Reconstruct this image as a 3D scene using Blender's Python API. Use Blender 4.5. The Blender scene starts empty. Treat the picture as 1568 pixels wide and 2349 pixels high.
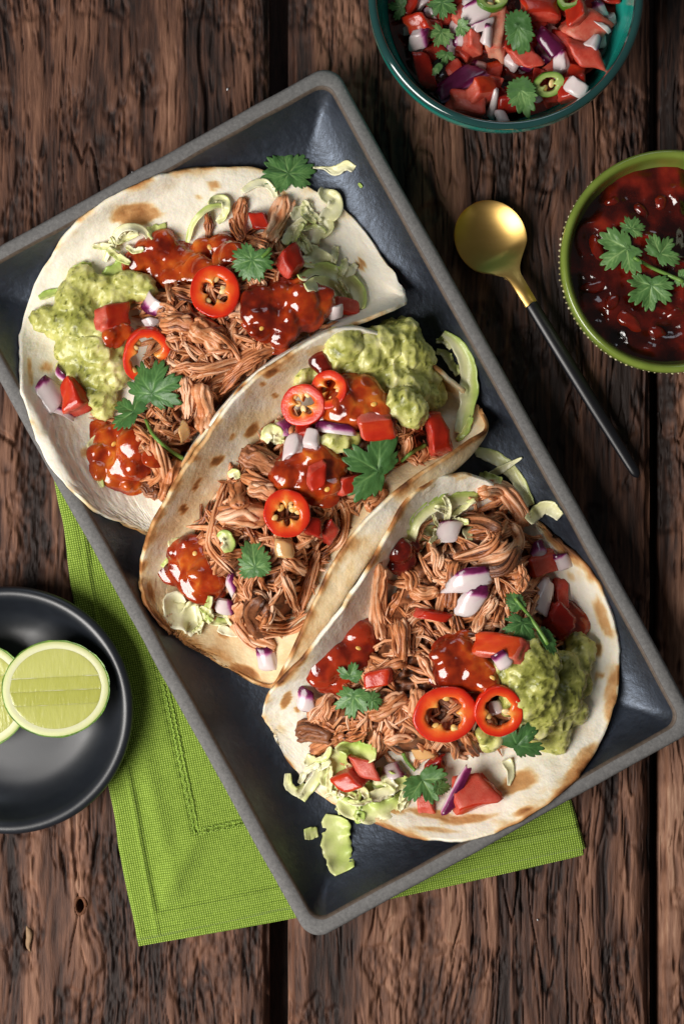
import bpy, bmesh, math
import numpy as np
# ------------------------------------------------------------------ scene, camera, light
sc = bpy.context.scene
COL = sc.collection
S = 0.2            # millimetres per layout unit on the table plane
H = 900.0          # camera height above the table, mm
CU, CV = 784.0, 1174.5
cam_d = bpy.data.cameras.new('camera'); cam = bpy.data.objects.new('camera', cam_d); COL.objects.link(cam)
cam.location = (0, 0, H * .001); cam.rotation_euler = (0, 0, 0)
cam_d.sensor_fit = 'VERTICAL'; cam_d.sensor_height = 36; cam_d.sensor_width = 24
cam_d.lens = 36 * H / (2349 * S); cam_d.clip_start = .01; cam_d.clip_end = 20
sc.camera = cam
world = bpy.data.worlds.new('World'); sc.world = world; world.use_nodes = True
bg = world.node_tree.nodes['Background']; bg.inputs[0].default_value = (1, .975, .94, 1); bg.inputs[1].default_value = .065
def area(name, loc, target, sx, sy, power, col):
    l = bpy.data.lights.new(name, 'AREA'); l.shape = 'RECTANGLE'; l.size = sx; l.size_y = sy; l.energy = power; l.color = col
    o = bpy.data.objects.new(name, l); COL.objects.link(o); o.location = loc
    from mathutils import Vector
    o.rotation_euler = (Vector(target) - Vector(loc)).to_track_quat('-Z', 'Y').to_euler()
    return o
area('window_light', (-.68, -.38, .80), (-.02, -.02, 0), .62, .70, 19.5, (1, .96, .91))
area('rear_fill_light', (.1, 1.2, .8), (.06, 0, 0), .5, .5, 1.6, (.80, .89, 1))  # weak cool fill lamp added from the top side, not an actual window
sc.view_settings.view_transform = 'Standard'; sc.view_settings.look = 'None'
sc.view_settings.exposure = 0; sc.view_settings.gamma = 1
sc.render.engine = 'CYCLES'
RNG = np.random.default_rng(7)
# ------------------------------------------------------------------ helpers
def W(u, v, z=0.):
    k = (H - z) / H
    return np.array([(u - CU) * S * k, (CV - v) * S * k])
def hashf(ix, iy, iz, seed):
    n = (ix * 374761393 + iy * 668265263 + iz * 2147483647 + seed * 1274126177) & 0xFFFFFFFF
    n = ((n ^ (n >> 13)) * 1274126177) & 0xFFFFFFFF
    n = ((n ^ (n >> 16)) * 2246822519) & 0xFFFFFFFF
    return ((n ^ (n >> 15)) & 0xFFFFFF) / float(0xFFFFFF)
def vn(x, y, z=None, seed=0):
    x = np.asarray(x, float); y = np.asarray(y, float)
    z = np.zeros_like(x) if z is None else np.asarray(z, float)
    ix = np.floor(x).astype(np.int64); iy = np.floor(y).astype(np.int64); iz = np.floor(z).astype(np.int64)
    fx = x - ix; fy = y - iy; fz = z - iz
    fx = fx * fx * (3 - 2 * fx); fy = fy * fy * (3 - 2 * fy); fz = fz * fz * (3 - 2 * fz)
    r = 0
    zs = ((0, 1 - fz), (1, fz)) if np.any(fz) else ((0, 1.),)
    for dz, wz in zs:
        for dy, wy in ((0, 1 - fy), (1, fy)):
            for dx, wx in ((0, 1 - fx), (1, fx)):
                r = r + hashf(ix + dx, iy + dy, iz + dz, seed) * wx * wy * wz
    return r
def fbm(x, y, z=None, seed=0, oc=3):
    a = .5; t = 0; s = 0; f = 1.
    for k in range(oc):
        t = t + a * vn(np.asarray(x) * f, np.asarray(y) * f, None if z is None else np.asarray(z) * f, seed + 17 * k); s += a
        a *= .5; f *= 2.03
    return t / s
def sm(a, b, x):
    t = np.clip((x - a) / (b - a), 0, 1); return t * t * (3 - 2 * t)
def catmull(P, n):
    P = np.asarray(P, float)
    if len(P) == 2:
        return P[0] + np.linspace(0, 1, n)[:, None] * (P[1] - P[0])
    d = np.r_[0, np.cumsum(np.sqrt(np.linalg.norm(np.diff(P, axis=0), axis=1)) + 1e-6)]
    E = np.vstack([2 * P[0] - P[1], P, 2 * P[-1] - P[-2]])
    L = np.r_[0, np.cumsum(np.linalg.norm(np.diff(P, axis=0), axis=1))]
    tt = np.interp(np.linspace(0, L[-1], n), L, np.arange(len(P)))
    i = np.clip(tt.astype(int), 0, len(P) - 2); f = (tt - i)[:, None]
    a, b, c, e = E[i], E[i + 1], E[i + 2], E[i + 3]
    return .5 * ((2 * b) + (-a + c) * f + (2 * a - 5 * b + 4 * c - e) * f * f + (-a + 3 * b - 3 * c + e) * f ** 3)
def grid_faces(n, m, wrap=False):
    i, j = np.meshgrid(np.arange(n - 1), np.arange(m if wrap else m - 1), indexing='ij')
    j2 = (j + 1) % m
    return np.stack([i * m + j, i * m + j2, (i + 1) * m + j2, (i + 1) * m + j], -1).reshape(-1, 4)
def mesh_np(name, V, F, tone=None, smooth=True, mats=(), midx=None):
    me = bpy.data.meshes.new(name)
    V = np.asarray(V, np.float32) * .001
    if isinstance(F, np.ndarray):
        nf, k = F.shape
        me.vertices.add(len(V)); me.vertices.foreach_set('co', V.ravel())
        me.loops.add(nf * k); me.loops.foreach_set('vertex_index', F.astype(np.int32).ravel())
        me.polygons.add(nf); me.polygons.foreach_set('loop_start', np.arange(0, nf * k, k, dtype=np.int32))
        me.update(calc_edges=True)
    else:
        me.from_pydata(V.tolist(), [], [list(map(int, f)) for f in F])
    if smooth: me.polygons.foreach_set('use_smooth', np.ones(len(me.polygons), bool))
    if tone is not None:
        a = me.attributes.new('tone', 'FLOAT', 'POINT'); a.data.foreach_set('value', np.asarray(tone, np.float32).ravel())
    for m in mats: me.materials.append(m)
    if midx is not None: me.polygons.foreach_set('material_index', np.asarray(midx, np.int32))
    me.validate(); me.update()
    return me
def mk(name, V, F, mat, tone=None, parent=None, label=None, cat=None, group=None, kind=None, smooth=True, midx=None, solid=0., bevel=0.):
    V = np.asarray(V, float)
    if parent is None: org = np.array([(V[:, 0].min() + V[:, 0].max()) / 2, (V[:, 1].min() + V[:, 1].max()) / 2, V[:, 2].min()])
    else: org = np.array(parent['_org']) if '_org' in parent else np.zeros(3)
    me = mesh_np(name, V - org, F, tone, smooth, mat if isinstance(mat, (list, tuple)) else (mat,), midx)
    o = bpy.data.objects.new(name, me); COL.objects.link(o)
    if parent is None: o.location = org * .001; o['_org'] = org.tolist()
    else: o.parent = parent; o['_org'] = org.tolist()
    if solid:
        m = o.modifiers.new('thickness', 'SOLIDIFY'); m.thickness = solid * .001; m.offset = 0
    if bevel:
        m = o.modifiers.new('bevel', 'BEVEL'); m.width = bevel * .001; m.segments = 2; m.limit_method = 'ANGLE'; m.angle_limit = .6
    if label: o['label'] = label
    if cat: o['category'] = cat
    if group: o['group'] = group
    if kind: o['kind'] = kind
    return o
def thing(name, org, label, cat, group=None, kind=None):
    o = bpy.data.objects.new(name, None); COL.objects.link(o); o.empty_display_size = .01
    o.location = np.asarray(org, float) * .001; o['_org'] = [float(c) for c in org]
    if label: o['label'] = label
    if cat: o['category'] = cat
    if group: o['group'] = group
    if kind: o['kind'] = kind
    return o
# ------------------------------------------------------------------ resting-height map, 1 mm cells
HX, HY, NX, NY = -240, -300, 480, 600
HM = np.zeros((NY, NX))
def tris(F):
    if isinstance(F, np.ndarray) and F.shape[1] == 3: return F
    out = []
    if isinstance(F, np.ndarray): return np.vstack([F[:, [0, 1, 2]], F[:, [0, 2, 3]]])
    for f in F:
        for k in range(1, len(f) - 1): out.append((f[0], f[k], f[k + 1]))
    return np.array(out)
def stamp(V, F):
    T = tris(F); A, B, C = V[T[:, 0]], V[T[:, 1]], V[T[:, 2]]
    e = max(np.percentile(np.linalg.norm(A - B, axis=1), 90), np.percentile(np.linalg.norm(C - B, axis=1), 90))
    m = int(min(14, max(1, math.ceil(e / .8))))
    for i in range(m + 1):
        for j in range(m + 1 - i):
            a, b = i / m, j / m; P = A * a + B * b + C * (1 - a - b)
            ix = np.floor(P[:, 0] - HX).astype(int); iy = np.floor(P[:, 1] - HY).astype(int)
            k = (ix >= 0) & (ix < NX) & (iy >= 0) & (iy < NY)
            np.maximum.at(HM, (iy[k], ix[k]), P[k, 2])
def hz(x, y):
    ix = np.clip(np.floor(np.asarray(x) - HX).astype(int), 0, NX - 1); iy = np.clip(np.floor(np.asarray(y) - HY).astype(int), 0, NY - 1)
    return HM[iy, ix]
def hzd(x, y, r):
    a = np.linspace(0, 2 * math.pi, 9)[:-1]; acc = hz(x, y) * 1.
    for q in (.5, 1.):
        for t in a: acc = acc + hz(np.asarray(x) + r * q * math.cos(t), np.asarray(y) + r * q * math.sin(t))
    return acc / 17.
def rotz(V, a):
    c, s = math.cos(a), math.sin(a); return V @ np.array([[c, s, 0], [-s, c, 0], [0, 0, 1.]])
def rotx(V, a):
    c, s = math.cos(a), math.sin(a); return V @ np.array([[1, 0, 0], [0, c, s], [0, -s, c]])
def roty(V, a):
    c, s = math.cos(a), math.sin(a); return V @ np.array([[c, 0, -s], [0, 1, 0], [s, 0, c]])
def place_fn(V, u, v, rz=0., tilt=.7, pct=70, sink=.4, lift=0.):
    """returns a function local->world that rests V on what lies below (u,v)"""
    R = rotz(V, rz); r = max(1.5, np.percentile(np.linalg.norm(R[:, :2], axis=1), 80))
    zc = 10.
    for _ in range(3):
        x, y = W(u, v, zc + 1.5); zc = float(hzd(x, y, r * .7))
    xs, ys = np.meshgrid(np.linspace(-r, r, 7), np.linspace(-r, r, 7)); k = xs ** 2 + ys ** 2 <= r * r
    xs, ys = xs[k], ys[k]; zz = hz(x + xs, y + ys)
    A = np.c_[xs, ys, np.ones_like(xs)]; co = np.linalg.lstsq(A, zz, rcond=None)[0]
    sx, sy = np.clip(co[0], -.9, .9) * tilt, np.clip(co[1], -.9, .9) * tilt
    n = np.array([-sx, -sy, 1]); n /= np.linalg.norm(n)
    t = np.array([1, 0, sx]); t -= n * (t @ n); t /= np.linalg.norm(t); b = np.cross(n, t)
    M = np.vstack([t, b, n]); P = R @ M
    zo = np.percentile(hz(P[:, 0] + x, P[:, 1] + y) - P[:, 2], pct) - sink + lift
    # keep the picture position once the resting height is known
    x2, y2 = W(u, v, zo + float(np.mean(P[:, 2])))
    return lambda Q: rotz(np.asarray(Q, float), rz) @ M + np.array([x2, y2, zo])
# ------------------------------------------------------------------ materials
def nodes(name):
    m = bpy.data.materials.new(name); m.use_nodes = True; nt = m.node_tree; b = nt.nodes['Principled BSDF']
    return m, nt, b
def ramp(nt, stops, fac):
    r = nt.nodes.new('ShaderNodeValToRGB'); e = r.color_ramp.elements
    while len(e) < len(stops): e.new(.5)
    for k, (p, c) in enumerate(stops): e[k].position = p; e[k].color = (*c, 1)
    nt.links.new(fac, r.inputs[0]); return r.outputs[0]
def noise(nt, scale, detail=3, rough=.55, dist=0., vec='Object', stretch=None):
    tc = nt.nodes.new('ShaderNodeTexCoord'); n = nt.nodes.new('ShaderNodeTexNoise')
    n.inputs['Scale'].default_value = scale; n.inputs['Detail'].default_value = detail; n.inputs['Roughness'].default_value = rough; n.inputs['Distortion'].default_value = dist
    out = tc.outputs[vec]
    if stretch:
        mp = nt.nodes.new('ShaderNodeMapping'); mp.inputs['Scale'].default_value = stretch; nt.links.new(out, mp.inputs[0]); out = mp.outputs[0]
    nt.links.new(out, n.inputs['Vector']); return n.outputs['Fac']
def math_n(nt, op, a, b):
    n = nt.nodes.new('ShaderNodeMath'); n.operation = op
    for k, q in enumerate((a, b)):
        if hasattr(q, 'links'): nt.links.new(q, n.inputs[k])
        else: n.inputs[k].default_value = q
    return n.outputs[0]
def bump(nt, b, h, strength, dist):
    n = nt.nodes.new('ShaderNodeBump'); n.inputs['Strength'].default_value = strength; n.inputs['Distance'].default_value = dist
    nt.links.new(h, n.inputs['Height']); nt.links.new(n.outputs[0], b.inputs['Normal']); return n
def mat(name, stops, mix_scale=300, mix=.5, rough=.4, rvar=0., spec=.5, sss=0., srad=(1, .4, .2), sscale=2., bscale=900, bstr=.2, bdist=.3, metal=0., coat=0., objrand=0., trans=0., detail=3, stretch=None):
    """colour = ramp(tone attribute blended with noise and a per-object offset)"""
    m, nt, b = nodes(name)
    at = nt.nodes.new('ShaderNodeAttribute'); at.attribute_name = 'tone'
    n = noise(nt, mix_scale, detail, .6, stretch=stretch)
    f = math_n(nt, 'ADD', at.outputs['Fac'], math_n(nt, 'MULTIPLY', math_n(nt, 'SUBTRACT', n, .5), mix))
    if objrand:
        oi = nt.nodes.new('ShaderNodeObjectInfo')
        f = math_n(nt, 'ADD', f, math_n(nt, 'MULTIPLY', math_n(nt, 'SUBTRACT', oi.outputs['Random'], .5), objrand))
    nt.links.new(ramp(nt, stops, f), b.inputs['Base Color'])
    b.inputs['Roughness'].default_value = rough; b.inputs['Specular IOR Level'].default_value = spec; b.inputs['Metallic'].default_value = metal
    if rvar:
        r = math_n(nt, 'ADD', math_n(nt, 'MULTIPLY', math_n(nt, 'SUBTRACT', noise(nt, mix_scale * .7, 2), .5), rvar * 2), rough)
        nt.links.new(r, b.inputs['Roughness'])
    if sss:
        b.inputs['Subsurface Weight'].default_value = sss; b.inputs['Subsurface Radius'].default_value = srad; b.inputs['Subsurface Scale'].default_value = sscale * .001
    if coat:
        b.inputs['Coat Weight'].default_value = coat; b.inputs['Coat Roughness'].default_value = .06
    if trans: b.inputs['Transmission Weight'].default_value = trans
    if bstr: bump(nt, b, noise(nt, bscale, 3, stretch=stretch), bstr, bdist * .001)
    return m
M = {}
M['pork'] = mat('pork', [(0, (.07, .017, .005)), (.22, (.26, .072, .020)), (.46, (.54, .19, .068)), (.72, (.70, .325, .155)), (1, (.84, .51, .33))], 170, .95, .40, .14, .5, .12, (1, .45, .3), 1., 1400, .45, .35, objrand=.5, detail=6)
M['pork_dark'] = mat('pork_dark', [(0, (.040, .012, .005)), (.4, (.16, .050, .018)), (.7, (.34, .125, .050)), (1, (.50, .22, .11))], 500, .5, .4, .14, .5, .1, (1, .45, .3), 1., 1600, .6, .4, objrand=.3)
M['tortilla'] = mat('tortilla', [(0, (.88, .83, .72)), (.14, (.83, .745, .585)), (.27, (.77, .60, .355)), (.44, (.60, .33, .13)), (.7, (.34, .135, .038)), (1, (.11, .038, .012))], 260, .12, .6, .06, .28, .3, (1, .62, .32), 1.6, 420, .42, .9)
M['guac'] = mat('guacamole', [(0, (.13, .13, .024)), (.25, (.29, .30, .060)), (.5, (.49, .485, .135)), (.75, (.62, .60, .22)), (1, (.72, .67, .34))], 260, .7, .3, .1, .5, .35, (1, .9, .3), 2., 1100, .35, .5)
M['salsa'] = mat('chilli_sauce', [(0, (.045, .005, .002)), (.3, (.15, .010, .003)), (.6, (.34, .032, .005)), (.85, (.48, .085, .010)), (1, (.56, .16, .02))], 150, .7, .11, .05, .55, .4, (1, .22, .06), 2.5, 330, .3, .6, coat=.5)
M['salsa_deep'] = mat('dark_salsa', [(0, (.012, .001, .001)), (.4, (.06, .004, .002)), (.7, (.17, .011, .005)), (1, (.34, .03, .008))], 130, .5, .08, .03, .6, .3, (1, .2, .08), 2., 300, .25, .8, coat=.4)
M['tomato'] = mat('tomato_flesh', [(0, (.30, .016, .010)), (.4, (.52, .058, .034)), (.72, (.60, .125, .080)), (1, (.70, .34, .23))], 240, .9, .26, .10, .45, .35, (1, .35, .2), 2.5, 2200, .55, .35, objrand=.35, detail=5)
M['tomato_skin'] = mat('tomato_skin', [(0, (.26, .008, .004)), (.5, (.48, .026, .009)), (1, (.64, .10, .018))], 150, .4, .22, .08, .45, .35, (1, .3, .15), 2., 250, .3, .7, objrand=.5)
M['chilli_skin'] = mat('chilli_skin', [(0, (.40, .008, .004)), (.5, (.66, .025, .008)), (1, (.74, .10, .02))], 150, .3, .1, .04, .6, .3, (1, .25, .1), 1.5, 500, .06, .2)
M['chilli_flesh'] = mat('chilli_flesh', [(0, (.50, .012, .005)), (.4, (.66, .040, .009)), (.75, (.76, .13, .020)), (1, (.82, .36, .08))], 300, .35, .2, .08, .55, .4, (1, .35, .12), 1.5, 1300, .35, .3)
M['seed'] = mat('seed', [(0, (.75, .42, .09)), (1, (.84, .66, .34))], 300, .5, .3, 0, .5, .3, (1, .7, .4), 1., 800, .1, .1, objrand=.8)
M['jal_skin'] = mat('green_chilli_skin', [(0, (.03, .10, .008)), (1, (.10, .24, .02))], 200, .5, .15, .04, .5, .2, (.6, 1, .3), 1., 700, .06, .2)
M['jal_flesh'] = mat('green_chilli_flesh', [(0, (.14, .26, .04)), (1, (.50, .58, .20))], 300, .5, .25, .05, .5, .3, (.7, 1, .4), 1.5, 900, .2, .2)
M['leaf'] = mat('cilantro_leaf', [(0, (.020, .070, .015)), (.45, (.058, .150, .038)), (.75, (.115, .235, .068)), (1, (.24, .38, .13))], 260, .3, .42, .08, .4, .0, (.5, 1, .3), .8, 1200, .35, .3, objrand=.25)
M['stem'] = mat('cilantro_stem', [(0, (.09, .21, .03)), (1, (.20, .34, .07))], 300, .6, .35, .05, .4, .2, (.6, 1, .3), 1., 900, .1, .1)
M['cabbage'] = mat('cabbage', [(0, (.79, .76, .55)), (.35, (.74, .72, .38)), (.65, (.52, .60, .18)), (1, (.26, .42, .055))], 180, .3, .3, .08, .5, .12, (.9, 1, .5), 1., 420, .35, .5, objrand=.12)
M['onion'] = mat('onion', [(0, (.72, .66, .62)), (.35, (.66, .50, .54)), (.58, (.46, .16, .32)), (.8, (.19, .018, .095)), (1, (.09, .006, .04))], 200, .22, .2, .06, .55, .35, (1, .8, .8), 2.5, 380, .25, .3, stretch=(1, 1, 4))
M['onion_glass'] = mat('cooked_onion', [(0, (.62, .36, .15)), (1, (.74, .46, .24))], 200, .8, .14, .05, .55, .6, (1, .6, .3), 3., 600, .15, .3)
# wood
m, nt, b = nodes('weathered_wood'); M['wood'] = m
at = nt.nodes.new('ShaderNodeAttribute'); at.attribute_name = 'tone'
n1 = noise(nt, 1, 4, .65, .3, stretch=(900, 90, 300)); n2 = noise(nt, 14, 3)
f = math_n(nt, 'ADD', at.outputs['Fac'], math_n(nt, 'MULTIPLY', math_n(nt, 'SUBTRACT', n1, .5), .55))
f = math_n(nt, 'ADD', f, math_n(nt, 'MULTIPLY', math_n(nt, 'SUBTRACT', n2, .5), .45))
nt.links.new(ramp(nt, [(0, (.013, .0055, .0038)), (.26, (.054, .022, .013)), (.52, (.128, .056, .032)), (.78, (.225, .108, .064)), (1, (.36, .205, .13))], f), b.inputs['Base Color'])
b.inputs['Roughness'].default_value = .66; b.inputs['Specular IOR Level'].default_value = .35
bump(nt, b, noise(nt, 1, 4, .7, .2, stretch=(1700, 170, 500)), .55, .0006)
M['knot'] = mat('knot_rust', [(0, (.05, .018, .008)), (1, (.20, .075, .03))], 400, .8, .7, 0, .3, 0, bscale=900, bstr=.5, bdist=.4)
M['splinter'] = mat('pale_splinter', [(0, (.18, .105, .06)), (1, (.36, .23, .13))], 400, .8, .7, 0, .3, 0, bscale=900, bstr=.4, bdist=.3)
# tray
m, nt, b = nodes('dark_glaze'); M['glaze'] = m
nt.links.new(ramp(nt, [(.3, (.006, .0066, .0095)), (.7, (.0135, .0155, .022))], noise(nt, 60, 5, .65)), b.inputs['Base Color'])
nt.links.new(ramp(nt, [(.3, (.38, .38, .38)), (.7, (.56, .56, .56))], noise(nt, 220, 4, .7)), b.inputs['Roughness'])
b.inputs['Specular IOR Level'].default_value = 1.; b.inputs['Specular Tint'].default_value = (.62, .76, 1, 1); b.inputs['Coat Weight'].default_value = .18; b.inputs['Coat IOR'].default_value = 1.9; b.inputs['Coat Roughness'].default_value = .45; b.inputs['Coat Tint'].default_value = (.9, .95, 1, 1)
bump(nt, b, noise(nt, 190, 4, .6), .5, .0014)
m, nt, b = nodes('bare_stoneware'); M['stoneware'] = m
nt.links.new(ramp(nt, [(.25, (.095, .093, .092)), (.6, (.165, .161, .158)), (.8, (.23, .225, .218))], noise(nt, 700, 4, .75)), b.inputs['Base Color'])
b.inputs['Roughness'].default_value = .8; b.inputs['Specular IOR Level'].default_value = .3
bump(nt, b, noise(nt, 1500, 3, .7), .4, .0003)
M['clay_edge'] = mat('brown_clay_edge', [(0, (.045, .032, .024)), (1, (.14, .105, .08))], 500, 1.2, .6, 0, .4)
# napkin
m, nt, b = nodes('green_linen'); M['linen'] = m
tc = nt.nodes.new('ShaderNodeTexCoord'); mp = nt.nodes.new('ShaderNodeMapping'); mp.inputs['Rotation'].default_value = (0, 0, -.19)
nt.links.new(tc.outputs['Object'], mp.inputs[0])
def wave(axis, scale):
    w = nt.nodes.new('ShaderNodeTexWave'); w.bands_direction = axis; w.inputs['Scale'].default_value = scale; w.inputs['Distortion'].default_value = 1.1; w.inputs['Detail'].default_value = 2; w.inputs['Detail Scale'].default_value = 1.2
    nt.links.new(mp.outputs[0], w.inputs['Vector']); return w.outputs['Fac']
wx, wy = wave('X', 300), wave('Y', 300)
weave = math_n(nt, 'MULTIPLY', math_n(nt, 'POWER', wx, .7), math_n(nt, 'POWER', wy, .7))
f = math_n(nt, 'ADD', math_n(nt, 'MULTIPLY', weave, .75), math_n(nt, 'MULTIPLY', noise(nt, 700, 3, .6), .4))
nt.links.new(ramp(nt, [(.08, (.045, .090, .005)), (.42, (.22, .35, .030)), (.9, (.46, .60, .12))], f), b.inputs['Base Color'])
b.inputs['Roughness'].default_value = .85; b.inputs['Specular IOR Level'].default_value = .2; b.inputs['Sheen Weight'].default_value = .15
bump(nt, b, weave, .7, .0006)
M['thread'] = mat('green_thread', [(0, (.20, .34, .03)), (1, (.36, .50, .11))], 600, .6, .8, 0, .2)
# ceramics, metal
M['black_plate'] = mat('black_satin_glaze', [(0, (.006, .0075, .011)), (1, (.013, .016, .0225))], 120, 1., .38, .05, .8, bscale=1800, bstr=.12, bdist=.15)
M['teal'] = mat('teal_enamel', [(0, (.008, .25, .20)), (1, (.025, .44, .35))], 30, 1., .1, .02, .6, bscale=60, bstr=.06, bdist=.8, coat=.5, stretch=(1, 1, 8))
M['teal_edge'] = mat('dark_glass_edge', [(0, (.008, .035, .035)), (1, (.016, .07, .065))], 60, 1., .07, .02, .7, bstr=0, coat=.6)
M['green_glaze'] = mat('olive_green_glaze', [(0, (.11, .155, .020)), (.5, (.175, .235, .038)), (1, (.27, .335, .085))], 40, .8, .22, .05, .5, bscale=300, bstr=.15, bdist=.4, coat=.3)
M['bead'] = mat('cream_bead', [(0, (.30, .26, .11)), (1, (.66, .60, .40))], 300, .9, .5, 0, .4)
M['brass'] = mat('brushed_brass', [(0, (.56, .345, .095)), (1, (.72, .47, .16))], 40, 1., .36, .07, .5, metal=1., bscale=700, bstr=.05, bdist=.15, stretch=(1, 5, 1))
M['handle'] = mat('black_lacquer', [(0, (.004, .004, .006)), (1, (.009, .009, .012))], 40, 1., .34, .03, .5, bstr=0)
M['lime_rind'] = mat('lime_rind', [(0, (.055, .14, .008)), (1, (.16, .30, .022))], 300, .9, .3, .05, .5, .1, (.6, 1, .2), 1., 900, .5, .5)
M['lime_pith'] = mat('lime_pith', [(0, (.50, .56, .20)), (.5, (.62, .63, .34)), (1, (.66, .66, .42))], 300, .3, .4, .05, .4, .4, (1, 1, .6), 2., 900, .2, .3)
M['lime_flesh'] = mat('lime_flesh', [(0, (.34, .345, .055)), (.5, (.44, .445, .11)), (1, (.58, .58, .22))], 420, .45, .16, .05, .5, .5, (1, 1, .35), 3., 800, .3, .5, stretch=(1, .22, 1))
M['salt'] = mat('crystal', [(0, (.45, .45, .46)), (1, (.6, .6, .62))], 300, .5, .2, 0, .5)
# ------------------------------------------------------------------ setting: table of planks
table = thing('table', (0, 0, -30), None, None, kind='structure')
def plank(x0, x1, seed, knots=()):
    xs = np.arange(x0, x1 + .01, .45); ys = np.arange(-264, 264.1, .95)
    X, Y = np.meshgrid(xs, ys); wx = X + 9 * (fbm(X / 70, Y / 170, seed=seed) - .5) * 2 + 2.4 * (fbm(X / 9, Y / 42, seed=seed + 3) - .5)
    for kx, ky, kr, ks in knots:
        d2 = ((X - kx) / kr) ** 2 + ((Y - ky) / (kr * 1.9)) ** 2
        wx = wx + ks * np.sign(X - kx + .01) * np.exp(-d2) * np.clip(np.abs(X - kx) / kr, 0, 1)
    band = fbm(wx / 9, Y / 170, seed=seed + 5, oc=3); fine = fbm(wx / 1.1, Y / 13, seed=seed + 7, oc=2)
    patch = fbm(X / 24, Y / 48, seed=seed + 11); wl = wx + .4 * (vn(X / 2.5, Y / 9, seed=seed + 41) - .5)
    l1 = np.abs(vn(wl / 2.3, Y / 46, seed=seed + 9) - .5); l2 = np.abs(vn(wl / 3.3 + 31, Y / 34, seed=seed + 10) - .5)
    slit = np.maximum((1 - sm(.02, .13, l1)) * sm(.48, .66, vn(wl / 2.2, Y / 12, seed=seed + 43)), (1 - sm(.015, .10, l2)) * sm(.5, .7, vn(wl / 3 + 8, Y / 9, seed=seed + 44)))
    slits = slit * (.25 + .75 * sm(.34, .56, patch + .45 * (band - .5)))
    lng = np.abs(fbm(wx / 10, Y / 110, seed=seed + 13, oc=2) - .5); crack = (1 - sm(.003, .020, lng)) * sm(.50, .64, fbm(X / 30, Y / 38, seed=seed + 15))
    lng2 = np.abs(fbm(wx / 5 + 40, Y / 60, seed=seed + 23, oc=2) - .5); crack = np.maximum(crack, .5 * (1 - sm(.004, .026, lng2)) * sm(.52, .64, fbm(X / 22 + 9, Y / 26, seed=seed + 25)))
    rough = sm(.50, .60, fbm(X / 18 + 5, Y / 26, seed=seed + 19)); chips = fbm(wx / 1.5, Y / 3.6, seed=seed + 21, oc=2)
    z = -.8 * sm(.4, .7, 1 - band) - 1.25 * slits - 2.2 * crack - .60 * (1 - fine) * (.4 + patch) - 2.2 * rough * chips - .2 * rough
    rag = 1.8 * fbm(Y / 14, Y * 0, seed=seed + 29) ; ex = np.minimum(X - x0 - rag, x1 - rag - X)
    z = z - 3.2 * (1 - sm(0, 2.6, ex)) - 1.4 * (1 - sm(0, 8, ex))
    for kx, ky, kr, ks in knots:
        d = np.sqrt(((X - kx) / kr) ** 2 + ((Y - ky) / (kr * 1.5)) ** 2) + .12 * (fine - .5); z = z - 9 * (1 - sm(.20, .34, d)) * (kr < 9) + .5 * np.exp(-((d - .48) / .12) ** 2) * (kr < 9) - .0
    z = z - np.percentile(z, 99.5)
    tone = .385 + 1.25 * (band - .5) + .5 * (fine - .5) + .5 * (fbm(X / 34 + 3, Y / 70, seed=seed + 31) - .5) - .30 * slits - .10 * rough - .35 * rough * (.5 - chips)
    n, mm = X.shape
    V = np.c_[X.ravel(), Y.ravel(), np.minimum(z, 0.).ravel()]; F = grid_faces(n, mm)
    # skirt down the long edges and ends
    ring = np.r_[np.arange(mm), np.arange(1, n) * mm + mm - 1, (n - 1) * mm + np.arange(mm - 2, -1, -1), np.arange(n - 2, 0, -1) * mm]
    R = V[ring].copy(); R[:, 2] = -24; k0 = len(V); V = np.vstack([V, R]); q = len(ring); a = np.arange(q); b2 = (a + 1) % q
    F = np.vstack([F, np.stack([ring[a], k0 + a, k0 + b2, ring[b2]], -1)])
    tone = np.r_[tone.ravel(), np.full(q, .15)]
    mk('plank', V, F, M['wood'], tone, parent=table)
    # keep the map of resting heights at the plank top
xg = lambda u: (u - CU) * S
plank(-205, xg(618), 11, [((184 - CU) * S, (CV - 2078) * S, 8, 5), ((62 - CU) * S, (CV - 2160) * S, 8, 4), ((330 - CU) * S, (CV - 2260) * S, 22, 16), ((90 - CU) * S, (CV - 330) * S, 34, 22)])
plank(xg(660), xg(1494), 57, [((1160 - CU) * S, (CV - 480) * S, 18, 10), ((1150 - CU) * S, (CV - 2140) * S, 26, 14)])
plank(xg(1516), 205, 83, [])
def wood_bits():
    cx, cy = (184 - CU) * S, (CV - 2078) * S; a = np.linspace(0, 2 * math.pi, 25); p = np.c_[cx + 2.5 * np.cos(a), cy + 3.9 * np.sin(a), -.55 + .25 * np.sin(3 * a)]; V, F, t = tube(p, .75 * (1 + .4 * (vn(a * 2, a * 0, seed=3) - .5)), 7, .8, .4, 3); mk('knot_ring', V, F, M['knot'], t, parent=table)
    cx, cy = (66 - CU) * S, (CV - 2150) * S; p = np.array([(cx - 1, cy + 5, -.6), (cx + .4, cy + 1, .2), (cx - .2, cy - 4, -.3), (cx + .8, cy - 7, -1.)]); V, F, t = tube(catmull(p, 12), np.array([.3, .8, 1.2, 1.5, 1.6, 1.5, 1.4, 1.2, 1., .8, .5, .2]), 7, .5, .5, 5); mk('splinter', V, F, M['splinter'], t, parent=table)
WOOD_BITS = wood_bits
mk('under_board', [(-205, -264, -24.5), (205, -264, -24.5), (205, 264, -24.5), (-205, 264, -24.5), (-205, -264, -30), (205, -264, -30), (205, 264, -30), (-205, 264, -30)],
   [(0, 1, 2, 3), (7, 6, 5, 4), (0, 4, 5, 1), (1, 5, 6, 2), (2, 6, 7, 3), (3, 7, 4, 0)], M['wood'], np.full(8, .1), parent=table, smooth=False)
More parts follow.
